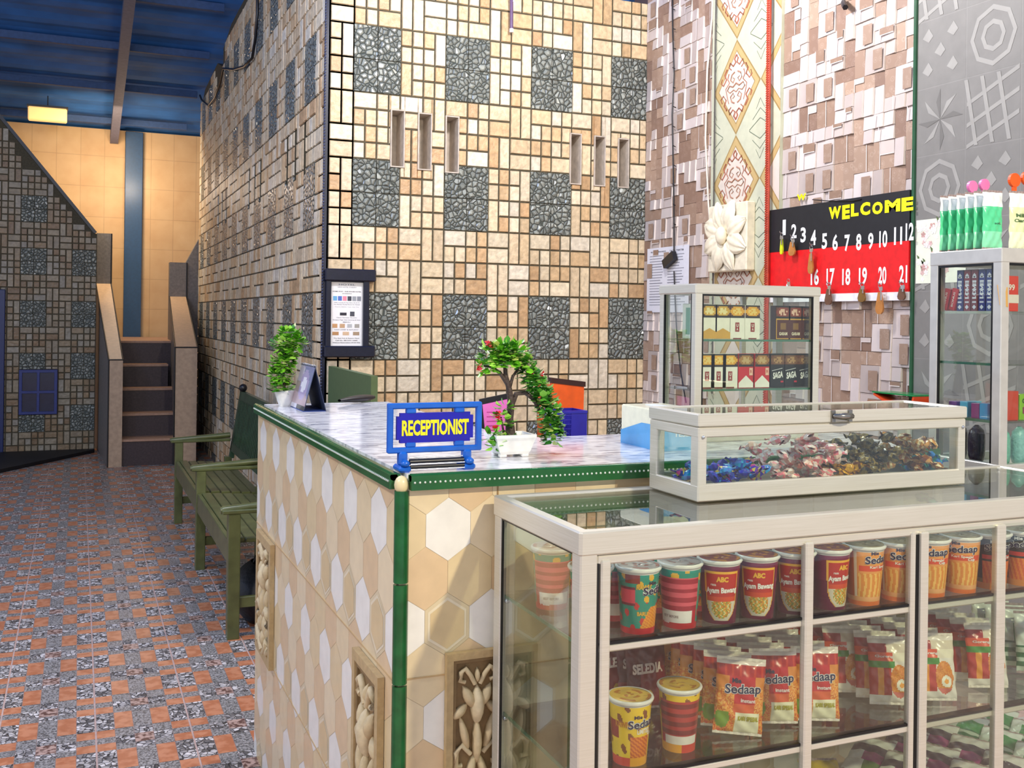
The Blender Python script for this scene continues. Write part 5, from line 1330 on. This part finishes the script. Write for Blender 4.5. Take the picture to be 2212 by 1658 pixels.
MB().box((bx0 + .005, by0 + .005, bz0 + .001), (bx1 - .005, by1 - .005, bz0 + .006)).build('base_board', M_alu, cc, occ)
m = MB(); lt = bl + .0015
m.box((bx0 - .002, by0 - .002, lt), (bx1 + .002, by0 + .012, btop), bev=.002); m.box((bx0 - .002, by1 - .012, lt), (bx1 + .002, by1 + .002, btop), bev=.002); m.box((bx0 - .002, by0, lt), (bx0 + .012, by1, btop), bev=.002); m.box((bx1 - .012, by0, lt), (bx1 + .002, by1, btop), bev=.002)
lid = m.build('lid', M_alu, cc, occ)
MB().box((bx0 + .010, by0 + .010, btop - .006), (bx1 - .010, by1 - .010, btop - .002)).build('glass_pane', M_glass, lid)
for o in lid.children: o.data.transform(Matrix.Translation((-occ[0], -occ[1], -occ[2])))
hx_ = at_y(1815, 895, by0).x; m = MB()
m.box((hx_ - .024, by0 - .006, btop - .021), (hx_ - .016, by0 - .002, btop + .001)).box((hx_ + .016, by0 - .006, btop - .021), (hx_ + .024, by0 - .002, btop + .001))
m.tube([(hx_ - .020, by0 - .006, btop - .010), (hx_ - .014, by0 - .015, btop - .010), (hx_, by0 - .016, btop - .010), (hx_ + .014, by0 - .015, btop - .010), (hx_ + .020, by0 - .006, btop - .010)], [.005, .006, .0075, .006, .005], 8)
m.build('handle', plain('dark_chrome', '8a8680', .2, .8), cc, occ)
m = MB()
for sx, zz in ((bx0 + .009, bgt + .001), (bx1 - .009, bgt + .001)): m.sphere((sx, by0 - .001, zz), .0035, 8, 6)
m.build('screw', M_cr, cc, occ)
for nm, a, b in (('glass_front', (bx0 + .018, by0 + .005, bgb - .004), (bx1 - .018, by0 + .007, bgt + .004)), ('glass_back', (bx0 + .018, by1 - .007, bgb - .004), (bx1 - .018, by1 - .005, bgt + .004)), ('glass_side', (bx0 + .004, by0 + .026, bgb - .006), (bx0 + .006, by1 - .026, bgt + .004)), ('glass_side', (bx1 - .006, by0 + .026, bgb - .006), (bx1 - .004, by1 - .026, bgt + .004))): MB().box(a, b).build(nm, M_glass, cc, occ)
m = MB()
# candies
def candy_mesh(cols, L=.044, W_=.027, fan=True, seed=0):
    rr = random.Random(seed); m = MB(); n, k = 8, 9
    jit = [[rr.uniform(.86, 1.12) for _ in range(n + 1)] for _ in range(k + 1)]
    def P(u, v):
        a = u * 2 * math.pi; i = int(round(u * n)) % n; j = int(round(v * k)); t = v * 2 - 1
        e = max(.12, 1 - abs(t / .62) ** 3) if abs(t) < .62 else .16 + (abs(t) - .62) * 1.15
        r = W_ / 2 * e * jit[j][i]; flat = .62 if abs(t) < .62 else .28
        return (t * L / 2, r * math.cos(a), r * math.sin(a) * flat)
    m.surf(P, lambda u, v: lin(rr.choice(cols)), n, k, smooth=False); return m.mesh('candy', M_foil)
KC = {'blue': (['2016a0', '2a22c4', '3a4ce0', '1c3cb0'], ['1ba8e0', '3a90e8', '2060d0'], ['d02c9c', '3a20b0', 'e8d23c', '5a28c0']),
      'pink': (['f0d8d0', 'e0aca0', 'f8f0ec', 'e08078'], ['f08088', 'f8e8e2', 'dcb8a8'], ['e8c8b8', 'fcf4f0', 'f0a0a8']),
      'yellow': (['e8a010', 'f0b418', '704008'], ['e8a818', 'c07c10']), 'brown': (['4a3c14', '6a5620', '2c2410', '8a7430'], ['5a4a18', '3a3010', 'a08850']),
      'gold': (['c88a38', '8a4c18', 'e8b878', '6a3410'], ['d89840', 'a86424', 'f0d8a8']), 'aqua': (['1c9ac8', '30c8c8', '1868c0'], ['2880d8', '40d0c0'])}
KM = {k: [candy_mesh(c, seed=i * 7 + len(k)) for i, c in enumerate(v)] for k, v in KC.items()}
nice = {'blue': 'blue and purple wrapped candy', 'pink': 'clear-wrapped candy with pink stripes', 'yellow': 'yellow wrapped candy', 'brown': 'dark olive wrapped coffee candy', 'gold': 'gold and brown wrapped candy', 'aqua': 'aqua blue wrapped candy'}
def heap(kind, xa, xb, n, hz, where):
    """pile: layers of small wrapped sweets, heaped towards the middle"""
    lay = 0; cnt = 0; zb = bz0 + .020
    while cnt < n:
        x = R.uniform(max(xa + .006, bx0 + .034), min(xb - .006, bx1 - .036)); y = R.uniform(by0 + .033, by1 - .033)
        f = 1 - abs((x - (xa + xb) / 2) / ((xb - xa) / 2 + .001)) ** 3 * .35
        g = 1 - abs((y - (by0 + by1) / 2) / ((by1 - by0) / 2)) ** 3 * .3
        z = zb + (cnt / n) ** .9 * hz * f * g
        me = R.choice(KM[kind]); o = bpy.data.objects.new('wrapped_candy', me); C.objects.link(o)
        o.location = (x, y, z); o.rotation_euler = (R.uniform(-1, 1), R.uniform(-.4, .4), R.uniform(0, 6.28))
        tag(o, '%s in the heap %s' % (nice[kind], where), 'candy', '%s candies in the glass candy case' % kind); cnt += 1
def bxp(px): return at_y(px, 1010, by0 + .05).x
heap('blue', bx0 + .014, bxp(1665), 46, .034, 'at the left end of the candy case')
heap('pink', bxp(1660), bxp(1815), 48, .082, 'left of the middle of the candy case')
heap('yellow', bxp(1815), bxp(1872), 12, .022, 'beside the pink candies')
heap('brown', bxp(1850), bxp(1955), 32, .076, 'right of the middle of the candy case')
heap('gold', bxp(1945), bxp(2022), 28, .074, 'right of the dark candies')
heap('aqua', bxp(2022), bx1 - .02, 12, .030, 'at the right end of the candy case')
def bulk(kind, x, z, sx, sz):
    pass
# ---- cigarette cabinet
gx0, gx1, gy0, gy1 = 1.309, 1.665, 2.0, 2.16; gz0 = CT + .001; gz1 = 1.467
cg = thing('cigarette_cabinet', 'small aluminium and glass cabinet with two shelves of cigarette packs, standing on the counter', 'cabinet', (gx0, gy0, gz0)); ocg = (gx0, gy0, gz0)
m = MB(); q = .019
for x, y in ((gx0, gy0), (gx1 - q, gy0), (gx0, gy1 - q), (gx1 - q, gy1 - q)): m.box((x, y, gz0), (x + q, y + q, gz1 - .004), bev=.002)
for a, b in (((gx0 - .002, gy0 - .002, gz1 - .023), (gx1 + .002, gy0 + .016, gz1)), ((gx0 - .002, gy1 - .016, gz1 - .023), (gx1 + .002, gy1 + .002, gz1)), ((gx0 - .002, gy0, gz1 - .0225), (gx0 + .016, gy1, gz1)), ((gx1 - .016, gy0, gz1 - .0225), (gx1 + .002, gy1, gz1))): m.box(a, b, bev=.003)
for a, b in (((gx0, gy0, gz0), (gx1, gy0 + .014, gz0 + .022)), ((gx0, gy1 - .014, gz0), (gx1, gy1, gz0 + .022)), ((gx0, gy0, gz0), (gx0 + .014, gy1, gz0 + .022)), ((gx1 - .014, gy0, gz0), (gx1, gy1, gz0 + .022))): m.box(a, b, bev=.002)
m.box((gx0 + .10, gy1 - .012, gz0), (gx0 + .112, gy1 - .002, gz1 - .02)); m.box((gx0 + .235, gy1 - .012, gz0), (gx0 + .247, gy1 - .002, gz1 - .02))
m.build('frame', M_alu, cg, ocg)
MB().box((gx0 + .002, gy0 + .002, gz1 - .004), (gx1 - .002, gy1 - .002, gz1 + .0006)).build('top_panel', M_alu, cg, ocg)
MB().box((gx0 + .004, gy0 + .004, gz0 + .004), (gx1 - .004, gy1 - .004, gz0 + .010)).build('bottom_panel', M_alu, cg, ocg)
m = MB(); 
for x in (gx0 + q, gx1 - q - .003): m.box((x, gy0 + .001, gz0 + .02), (x + .003, gy0 + .005, gz1 - .023))
m.box((gx0 + q, gy0 + .001, gz1 - .027), (gx1 - q, gy0 + .005, gz1 - .023)); m.box((gx0 + .001, gy0 + q, gz0 + .02), (gx0 + .005, gy0 + q + .003, gz1 - .023)); m.box((gx0 + .001, gy1 - q - .003, gz0 + .02), (gx0 + .005, gy1 - q, gz1 - .023))
m.build('rubber_seal', M_blackseal, cg, ocg)
MB().box((gx0 + q, gy0 + .006, gz0 + .02), (gx1 - q, gy0 + .008, gz1 - .023)).build('glass_door', M_glass, cg, ocg)
MB().box((gx0 + .006, gy0 + q, gz0 + .02), (gx0 + .008, gy1 - q, gz1 - .023)).build('glass_side', M_glass, cg, ocg)
MB().box((gx1 - .008, gy0 + q, gz0 + .02), (gx1 - .006, gy1 - q, gz1 - .023)).build('glass_side', M_glass, cg, ocg)
sz1 = at_y(1620, 733, gy0 + .03).z; sz2 = at_y(1620, 838, gy0 + .03).z
for z in (sz1, sz2):
    s_ = MB().box((gx0 + .010, gy0 + .012, z - .004), (gx1 - .010, gy1 - .014, z)).build('glass_shelf', M_glass, cg, ocg)
    MB().box((gx0 + .018, gy0 + .0105, z - .0042), (gx1 - .018, gy0 + .0125, z + .0002)).build('shelf_edge', M_edge, s_)
    for o in s_.children: o.data.transform(Matrix.Translation((-ocg[0], -ocg[1], -ocg[2])))
def pack_mesh(style, w_=.053, h_=.082, d_=.022):
    m = MB(); pal = {'white': 'f4f0e2', 'yelwhite': 'f3eedd', 'dark': '4a2016', 'redwhite': 'd01c26', 'black': '1a1614'}[style]
    m.box((-w_ / 2, -d_ / 2, 0), (w_ / 2, d_ / 2, h_), col=pal, bev=.001)
    y = -d_ / 2 - .0004
    def rc(x0, z0, x1, z1, col, dy=0): m.add([(x0, y - dy, z0), (x1, y - dy, z0), (x1, y - dy, z1), (x0, y - dy, z1)], [(0, 1, 2, 3)], lin(col))
    hw = w_ / 2 - .001; zs = h_ * .62
    rr = random.Random(len(style)); warm = {'white': ('e8a828', 'f2d070'), 'yelwhite': ('d8a838', 'f0e0a0'), 'dark': ('8a3c2c', 'e8c0a8'), 'redwhite': ('a87838', 'c8a870'), 'black': ('7a5230', 'b08858')}[style]
    for i in range(10):
        for j in range(6): 
            x0 = -hw + i * 2 * hw / 10; z0 = zs + .004 + j * (h_ - zs - .008) / 6; dd = math.hypot((i - 4.5) / 4, (j - 2.5) / 3)
            rc(x0, z0, x0 + 2 * hw / 10, z0 + (h_ - zs - .008) / 6, warm[1] if dd < .8 and rr.random() < .8 else warm[0] if dd < 1.2 else '6a3a1c')
    rc(-hw, h_ - .004, hw, h_ - .0005, '1a1612', .0001); rc(-hw, zs, hw, zs + .005, '241c16', .0001)
    if style == 'yelwhite': m.add([(-hw, y - .0002, 0.001), (hw, y - .0002, .001), (hw, y - .0002, .016), (0, y - .0002, .026), (-hw, y - .0002, .016)], [(0, 1, 2, 3, 4)], lin('d8a440'))
    if style == 'white': rc(-.007, .018, .007, .040, '9c2a24', .0002); letter(m, 'U', .007, .008, lambda a, b: (-.0035 + a, y - .0005, .029 + b), 'f4f0e2', .03); letter(m, 'A', .006, .006, lambda a, b: (-.003 + a, y - .0005, .021 + b), 'f4f0e2', .03); rc(-.014, .0, .014, .003, '7a2c24', .0002)
    if style == 'dark': 
        rc(-hw, .001, hw, zs, 'd8a848', .0001); rc(-hw + .0025, .003, hw - .0025, zs - .003, '56261a', .0002); rc(-.010, .024, .010, .040, '8a6430', .0003); letter(m, 'GARAM', .030, .008, lambda a, b: (-.015 + a, y - .0006, .010 + b), 'e8dcc0', .04)
    if style == 'redwhite': m.add([(-hw, y - .0002, .001), (hw, y - .0002, .001), (hw, y - .0002, .012), (0, y - .0002, .030), (-hw, y - .0002, .012)], [(0, 1, 2, 3, 4)], lin('f4f0e6')); rc(hw - .014, .030, hw - .002, zs - .003, 'f0c4a8', .0003); letter(m, 'B', .005, .007, lambda a, b: (hw - .011 + a, y - .0006, .036 + b), 'c02830', .02)
    if style == 'black': letter(m, 'SAGA', .036, .016, lambda a, b: (-.018 + a, y - .0005, .020 + b + a * .12), 'f2f0ec', .04); m.add([(-.022, y - .0004, .040), (.016, y - .0004, .046), (.016, y - .0004, .0472), (-.022, y - .0004, .0412)], [(0, 1, 2, 3)], lin('e8e8e8')); rc(.010, .012, .020, .016, 'c83040', .0002)
    return m.mesh('cigarette_pack', M_print)
PKM = {k: pack_mesh(k) for k in ('white', 'yelwhite', 'dark', 'redwhite', 'black')}
pl = {'white': 'white cigarette pack with a small red emblem', 'yelwhite': 'cream cigarette pack with a yellow lower edge', 'dark': 'gold-bordered brown cigarette pack', 'redwhite': 'red and white cigarette pack', 'black': 'black cigarette pack lettered SAGA'}
def packs(lst, z, shelf):
    for i, (st_, px, ds) in enumerate(lst):
        x = at_y(px, 780, gy0 + .035).x; o = bpy.data.objects.new('cigarette_pack', PKM[st_]); C.objects.link(o); o.location = (x, gy0 + .045, z + .0005); o.scale = (.9, 1, (.97))
        o.scale = (at_y(px + 27, 780, gy0 + .035).x - at_y(px - 1, 780, gy0 + .035).x,) * 3 if False else (.82, 1, 1)
        tag(o, '%s, %s on the %s shelf' % (pl[st_], ds, shelf), 'cigarette pack', 'cigarette packs in the small glass cabinet')
packs([('yelwhite', 1531, 'first from the left'), ('yelwhite', 1560, 'second from the left'), ('white', 1591, 'third from the left'), ('white', 1624, 'fourth from the left'), ('dark', 1690, 'leftmost of three'), ('dark', 1717, 'middle of three'), ('dark', 1744, 'rightmost of three')], sz1, 'upper')
packs([('white', 1527, 'first from the left'), ('white', 1552, 'second from the left'), ('white', 1577, 'third from the left'), ('redwhite', 1611, 'left one of the two red ones'), ('redwhite', 1646, 'right one of the two red ones'), ('black', 1680, 'leftmost of the three black ones'), ('black', 1709, 'middle of the three black ones'), ('black', 1739, 'rightmost of the three black ones')], sz2, 'lower')
m = MB().box((-.010, -.022, 0), (.010, .022, .084), col='e9efe9', bev=.001).box((-.0105, -.012, .01), (-.0103, .006, .074), col='58a088'); me = m.mesh('white_carton', M_print)
for i, (x, y) in enumerate(((gx0 + .055, gy0 + .105), (gx0 + .080, gy0 + .105))):
    o = bpy.data.objects.new('white_carton', me); C.objects.link(o); o.location = (x, y, sz1 + .0005); tag(o, 'slim white and green carton at the back of the upper shelf, %s one' % ('left' if i == 0 else 'right'), 'carton', 'slim cartons in the cigarette cabinet')
# tray behind the candy case on the counter
t_ = at_y(1945, 857, 2.1); m = MB(); L = .06
m.prism([(-L, .012), (-L * .5, 0), (L * .9, 0), (L, .016), (L * .9, .016), (L * .85, .004), (-L * .45, .004), (-L * .95, .016)], 'y', -.03, .03, col='e8542a'); m.prism([(-L * 1.02, .0165), (L * 1.02, .0165), (L * 1.02, .0195), (-L * 1.02, .0195)], 'y', -.032, .032, col='1f8a4a')
ty_ = at_x(1948, 868, XC - .09)
ws = thing('wall_shelf', 'small wooden bracket shelf on the wallpaper wall carrying the orange tray', 'shelf', (XC - .09, ty_.y, ty_.z))
MB().box((-.06, -.13, -.008), (.085, .13, -.0005)).build('shelf_board', plain('stand_wood', '8a5a3a', .5), ws)
MB().box((.06, -.1, -.05), (.085, -.08, -.008)).build('bracket', M_black, ws); MB().box((.06, .08, -.05), (.085, .1, -.008)).build('bracket', M_black, ws)
o = m.build('tray', M_print); o.location = (XC - .09, ty_.y, ty_.z); o.rotation_euler = (0, 0, rad(-90)); o.scale = (1.9, 1.5, 1.9); tag(o, 'orange tray with a green rim on the small wall shelf', 'tray')

# ---- tall cabinet at the right
tx0, tx1, ty0, ty1, tz1 = 2.0, 2.60, 1.763, 1.983, 1.563
tc = thing('glass_cabinet', 'tall glass cabinet with whitish aluminium frame at the right edge of the picture', 'cabinet', (tx0, ty0, 0)); ot = (tx0, ty0, 0)
M_alw = plain('whitish_aluminium', 'd0cec8', .3, .3, var=.06); q = .026; tzb = 1.02
m = MB()
for x, y in ((tx0, ty0), (tx1 - q, ty0), (tx0, ty1 - q), (tx1 - q, ty1 - q)): m.box((x, y, 0), (x + q, y + q, tz1 - .004), bev=.002)
for z0, z1 in ((tz1 - .034, tz1), (tzb, tzb + .030), (.30, .33)):
    m.box((tx0 - .001, ty0 - .001, z0), (tx1, ty0 + .02, z1), bev=.002); m.box((tx0, ty1 - .02, z0), (tx1, ty1 + .001, z1), bev=.002); m.box((tx0 - .001, ty0, z0), (tx0 + .02, ty1, z1), bev=.002); m.box((tx1 - .02, ty0, z0), (tx1 + .001, ty1, z1), bev=.002)
m.build('frame', M_alw, tc, ot)
MB().box((tx0 + .003, ty0 + .003, tz1 - .006), (tx1 - .003, ty1 - .003, tz1 + .0006)).build('top_panel', M_alw, tc, ot)
MB().box((tx0 + .003, ty0 + .003, tzb + .006), (tx1 - .003, ty1 - .003, tzb + .012)).build('bottom_panel', M_alw, tc, ot)
m = MB(); m.box((tx0 + .001, ty0 + q, tzb + .03), (tx0 + .006, ty0 + q + .004, tz1 - .034)); m.box((tx0 + .001, ty1 - q - .004, tzb + .03), (tx0 + .006, ty1 - q, tz1 - .034)); m.box((tx0 + .001, ty0 + q, tz1 - .040), (tx0 + .006, ty1 - q, tz1 - .034)); m.box((tx0 + q, ty0 + .001, tz1 - .040), (tx1 - q, ty0 + .006, tz1 - .034)); m.build('rubber_seal', M_blackseal, tc, ot)
MB().box((tx0 + .008, ty0 + q, tzb + .03), (tx0 + .010, ty1 - q, tz1 - .034)).build('glass_side', M_glass, tc, ot)
MB().box((tx0 + q, ty0 + .008, tzb + .03), (tx1 - q, ty0 + .010, tz1 - .034)).build('glass_door', M_glass, tc, ot)
tsz = [at_x(2090, 672, tx0 + .01).z, at_x(2090, 782, tx0 + .01).z, at_x(2110, 905, tx0 + .01).z]
for i, z in enumerate(tsz):
    s_ = MB().box((tx0 + .010, ty0 + .012, z - .005), (tx1 - .012, ty1 - .012, z)).build('glass_shelf', M_glass, tc, ot)
    e_ = MB().box((tx0 + .0105, ty0 + q, z - .0055), (tx0 + .013, ty1 - q, z + .0005)); e_.build('shelf_edge', M_edge if i else M_alw, s_)
    for o in s_.children: o.data.transform(Matrix.Translation((-ot[0], -ot[1], -ot[2])))
# sticky tape
p = at_x(2165, 640, tx0); m = MB().add([(tx0 - .001, ty0 + .004, p.z - .02), (tx0 + .02, ty0 - .0015, p.z - .025), (tx0 + .018, ty0 - .0015, p.z + .022), (tx0 - .0015, ty0 + .012, p.z + .028)], [(0, 1, 2, 3)], lin('c89a50')); m.build('tape', M_paper, tc, ot)
# items in the tall cabinet
def carton(col, w_, d_, h_, marks=None, txt=None):
    m = MB().box((-w_ / 2, -d_ / 2, 0), (w_ / 2, d_ / 2, h_), col=col, bev=.001)
    if marks:
        for z in (h_ * .10, h_ * .86):
            for s_ in (-1, 1): m.add([(-w_ / 2 - .0004, 0, z - .006), (-w_ / 2 - .0004, s_ * .006, z), (-w_ / 2 - .0004, 0, z + .006)], [(0, 1, 2)], lin(marks))
        for z in [h_ * (.2 + .1 * i) for i in range(7)]: m.add([(-w_ / 2 - .0004, -.006, z), (-w_ / 2 - .0004, .006, z), (-w_ / 2 - .0004, .006, z + .004), (-w_ / 2 - .0004, -.006, z + .004)], [(0, 1, 2, 3)], lin(marks))
        letter(m, 'LOVE', h_ * .4, .010, lambda a, b: (-w_ / 2 - .0006, -.005 + b, h_ * .3 + a), 'f2f0f4', .03)
    return m
for i, (px, cl, nm) in enumerate(((2096, '20287a', 'blue'), (2110, '8c1c34', 'maroon'), (2124, '7c1830', 'maroon'), (2138, '202c84', 'blue'), (2149, '263a90', 'blue'))):
    y = at_x(px, 640, tx0 + .06).y; y = 1.915 - i * .0225
    m = carton(cl, .05, .020, tsz[0] * 0 + (at_x(2110, 582, tx0 + .03).z - tsz[0]), 'e9e9f2'); o = m.build('card_box', M_print, None); o.location = (tx0 + .055, y, tsz[0] + .0005)
    tag(o, 'narrow %s heart-patterned box, %s from the back in the tall cabinet' % (nm, ('first', 'second', 'third', 'fourth', 'fifth')[i]), 'box', 'heart-patterned boxes in the tall cabinet')
for i in range(2):
    m = MB().box((-.02, -.009, 0), (.02, .009, .055), col='cf2230', bev=.001); letter(m, 'BONUS', .038, .006, lambda a, b: (-.0206, -.003 + b, .008 + a), 'f4d8d0', .03)
    o = m.build('red_box', M_print); o.location = (tx0 + .045 , 1.962 - i * .0245, tsz[0] + .004); o.rotation_euler = (rad(14), 0, 0)
    tag(o, 'small red box leaning at the back of the top shelf, %s one' % ('rear' if i == 0 else 'front'), 'box', 'red boxes in the tall cabinet')
for i, (cl, nm, sh_, yy, hh_, xx) in enumerate((('e83828', 'red box lettered in white just inside the front glass', 0, 1.80, .085, 2.06), ('d8402c', 'orange-red box on the lower shelf inside the front glass', 2, 1.80, .070, 2.065), ('7a4a9a', 'violet packet at the back of the lower shelf', 2, 1.93, .036, 2.05), ('58b8e0', 'light blue packet beside the violet one on the lower shelf', 2, 1.895, .038, 2.05), ('a03a88', 'magenta packet in the middle of the lower shelf', 2, 1.86, .036, 2.05), ('4aa0dc', 'blue packet nearest the front of the lower shelf', 2, 1.83, .038, 2.045))):
    m = MB().box((-.024, -.012, 0), (.024, .012, hh_), col=cl, bev=.001)
    if i < 1: m.box((-.0245, -.0125, .02), (.0245, .0125, .04), col='f4e8e0'); letter(m, '99', .02, .015, lambda a, b: (-.01 + a, -.0135, .05 + b), 'f8e8e0', .03)
    o = m.build('small_box', M_print); o.location = (xx, yy, tsz[sh_] + .0005); tag(o, nm, 'box')
m = MB().box((-.03, -.010, 0), (.03, .010, .062), col='8cc828', bev=.001); letter(m, 'Green', .044, .012, lambda a, b: (-.022 + a, -.0108, .040 + b), '1a4a20', .04); letter(m, 'Hi', .03, .016, lambda a, b: (-.02 + a, -.0108, .015 + b), '8a2050', .05); m.box((-.012, -.0112, .002), (.0, -.0102, .014), col='f08820')
o = m.build('green_box', M_print); o.location = (2.125, 1.80, tsz[2] + .0005); tag(o, 'lime green box lettered Green inside the front glass of the tall cabinet', 'box')
for i, (x, y, cl, nm) in enumerate(((2.05, 1.93, '3a3050', 'dark violet'), (2.055, 1.88, '352c48', 'dark plum'), (2.06, 1.81, '80d0c0', 'pale aqua'), (2.13, 1.82, '9ad8dc', 'light turquoise'))):
    m = MB(); 
    def PP(u, v, s=(.022, .018, .10)): a = u * 2 * math.pi; e = max(.05, 1 - abs(2 * v - 1) ** 4) ** .5; return (s[0] * e * math.cos(a), s[1] * e * math.sin(a), v * s[2])
    m.surf(PP, lambda u, v: lin(cl), 16, 8); o = m.build('toiletry_pouch', M_foil); o.location = (x, y, tzb + .0125); tag(o, '%s refill pouch standing on the floor of the tall cabinet' % nm, 'pouch', 'refill pouches in the tall cabinet')
# things on top of the tall cabinet
for i in range(6):
    y = 1.965 - i * .0265
    pouch('mint', (tx0 + .045, y, tz1 + .0055), (0, 0, -.05), 'green and white soap sachet standing on the tall cabinet, %s from the back' % ('first', 'second', 'third', 'fourth', 'fifth', 'sixth')[i], 'green sachets on the tall cabinet', 'sachet', 'sachet')
pouch('cream', (tx0 + .115, 1.815, tz1 + .0055), (0, 0, -.1), 'pale yellow sachet lettered Milk Cleanse beside the green sachets', 'pale sachets on the tall cabinet', 'sachet', 'sachet')
pouch('rose', (tx0 + .185, 1.825, tz1 + .0055), (0, 0, -.1), 'pale pink sachet at the right edge on the tall cabinet', 'pale sachets on the tall cabinet', 'sachet', 'sachet')
for i, (px, py, cl, nm) in enumerate(((2117, 398, 'f080b8', 'pink'), (2143, 394, 'f080b8', 'pink'), (2177, 386, 'f08020', 'orange'), (2204, 382, 'f08020', 'orange'))):
    p = at_y(px, py, 1.950); m = MB(); hh_ = p.z - tz1 + .012; r = .016 if i < 2 else .019
    m.box((-.006, -.003, 0), (.006, .003, hh_ - r)); pts = [(r * math.cos(a), hh_ - r + r * .95 * math.sin(a)) for a in [k * 2 * math.pi / 18 for k in range(18)]]; m.prism(pts, 'y', -.004, .004)
    xx = at_y(px, 480, p.y).x if False else p.x
    o = m.build('hairbrush', plain(nm + '_plastic', cl, .3)); o.location = (xx, p.y - .02 + (.045 if i < 2 else .0) , tz1 + .001)
    tag(o, '%s round-headed plastic brush behind the sachets, %s of its colour' % (nm, 'left one' if i % 2 == 0 else 'right one'), 'brush', 'round brushes on the tall cabinet')
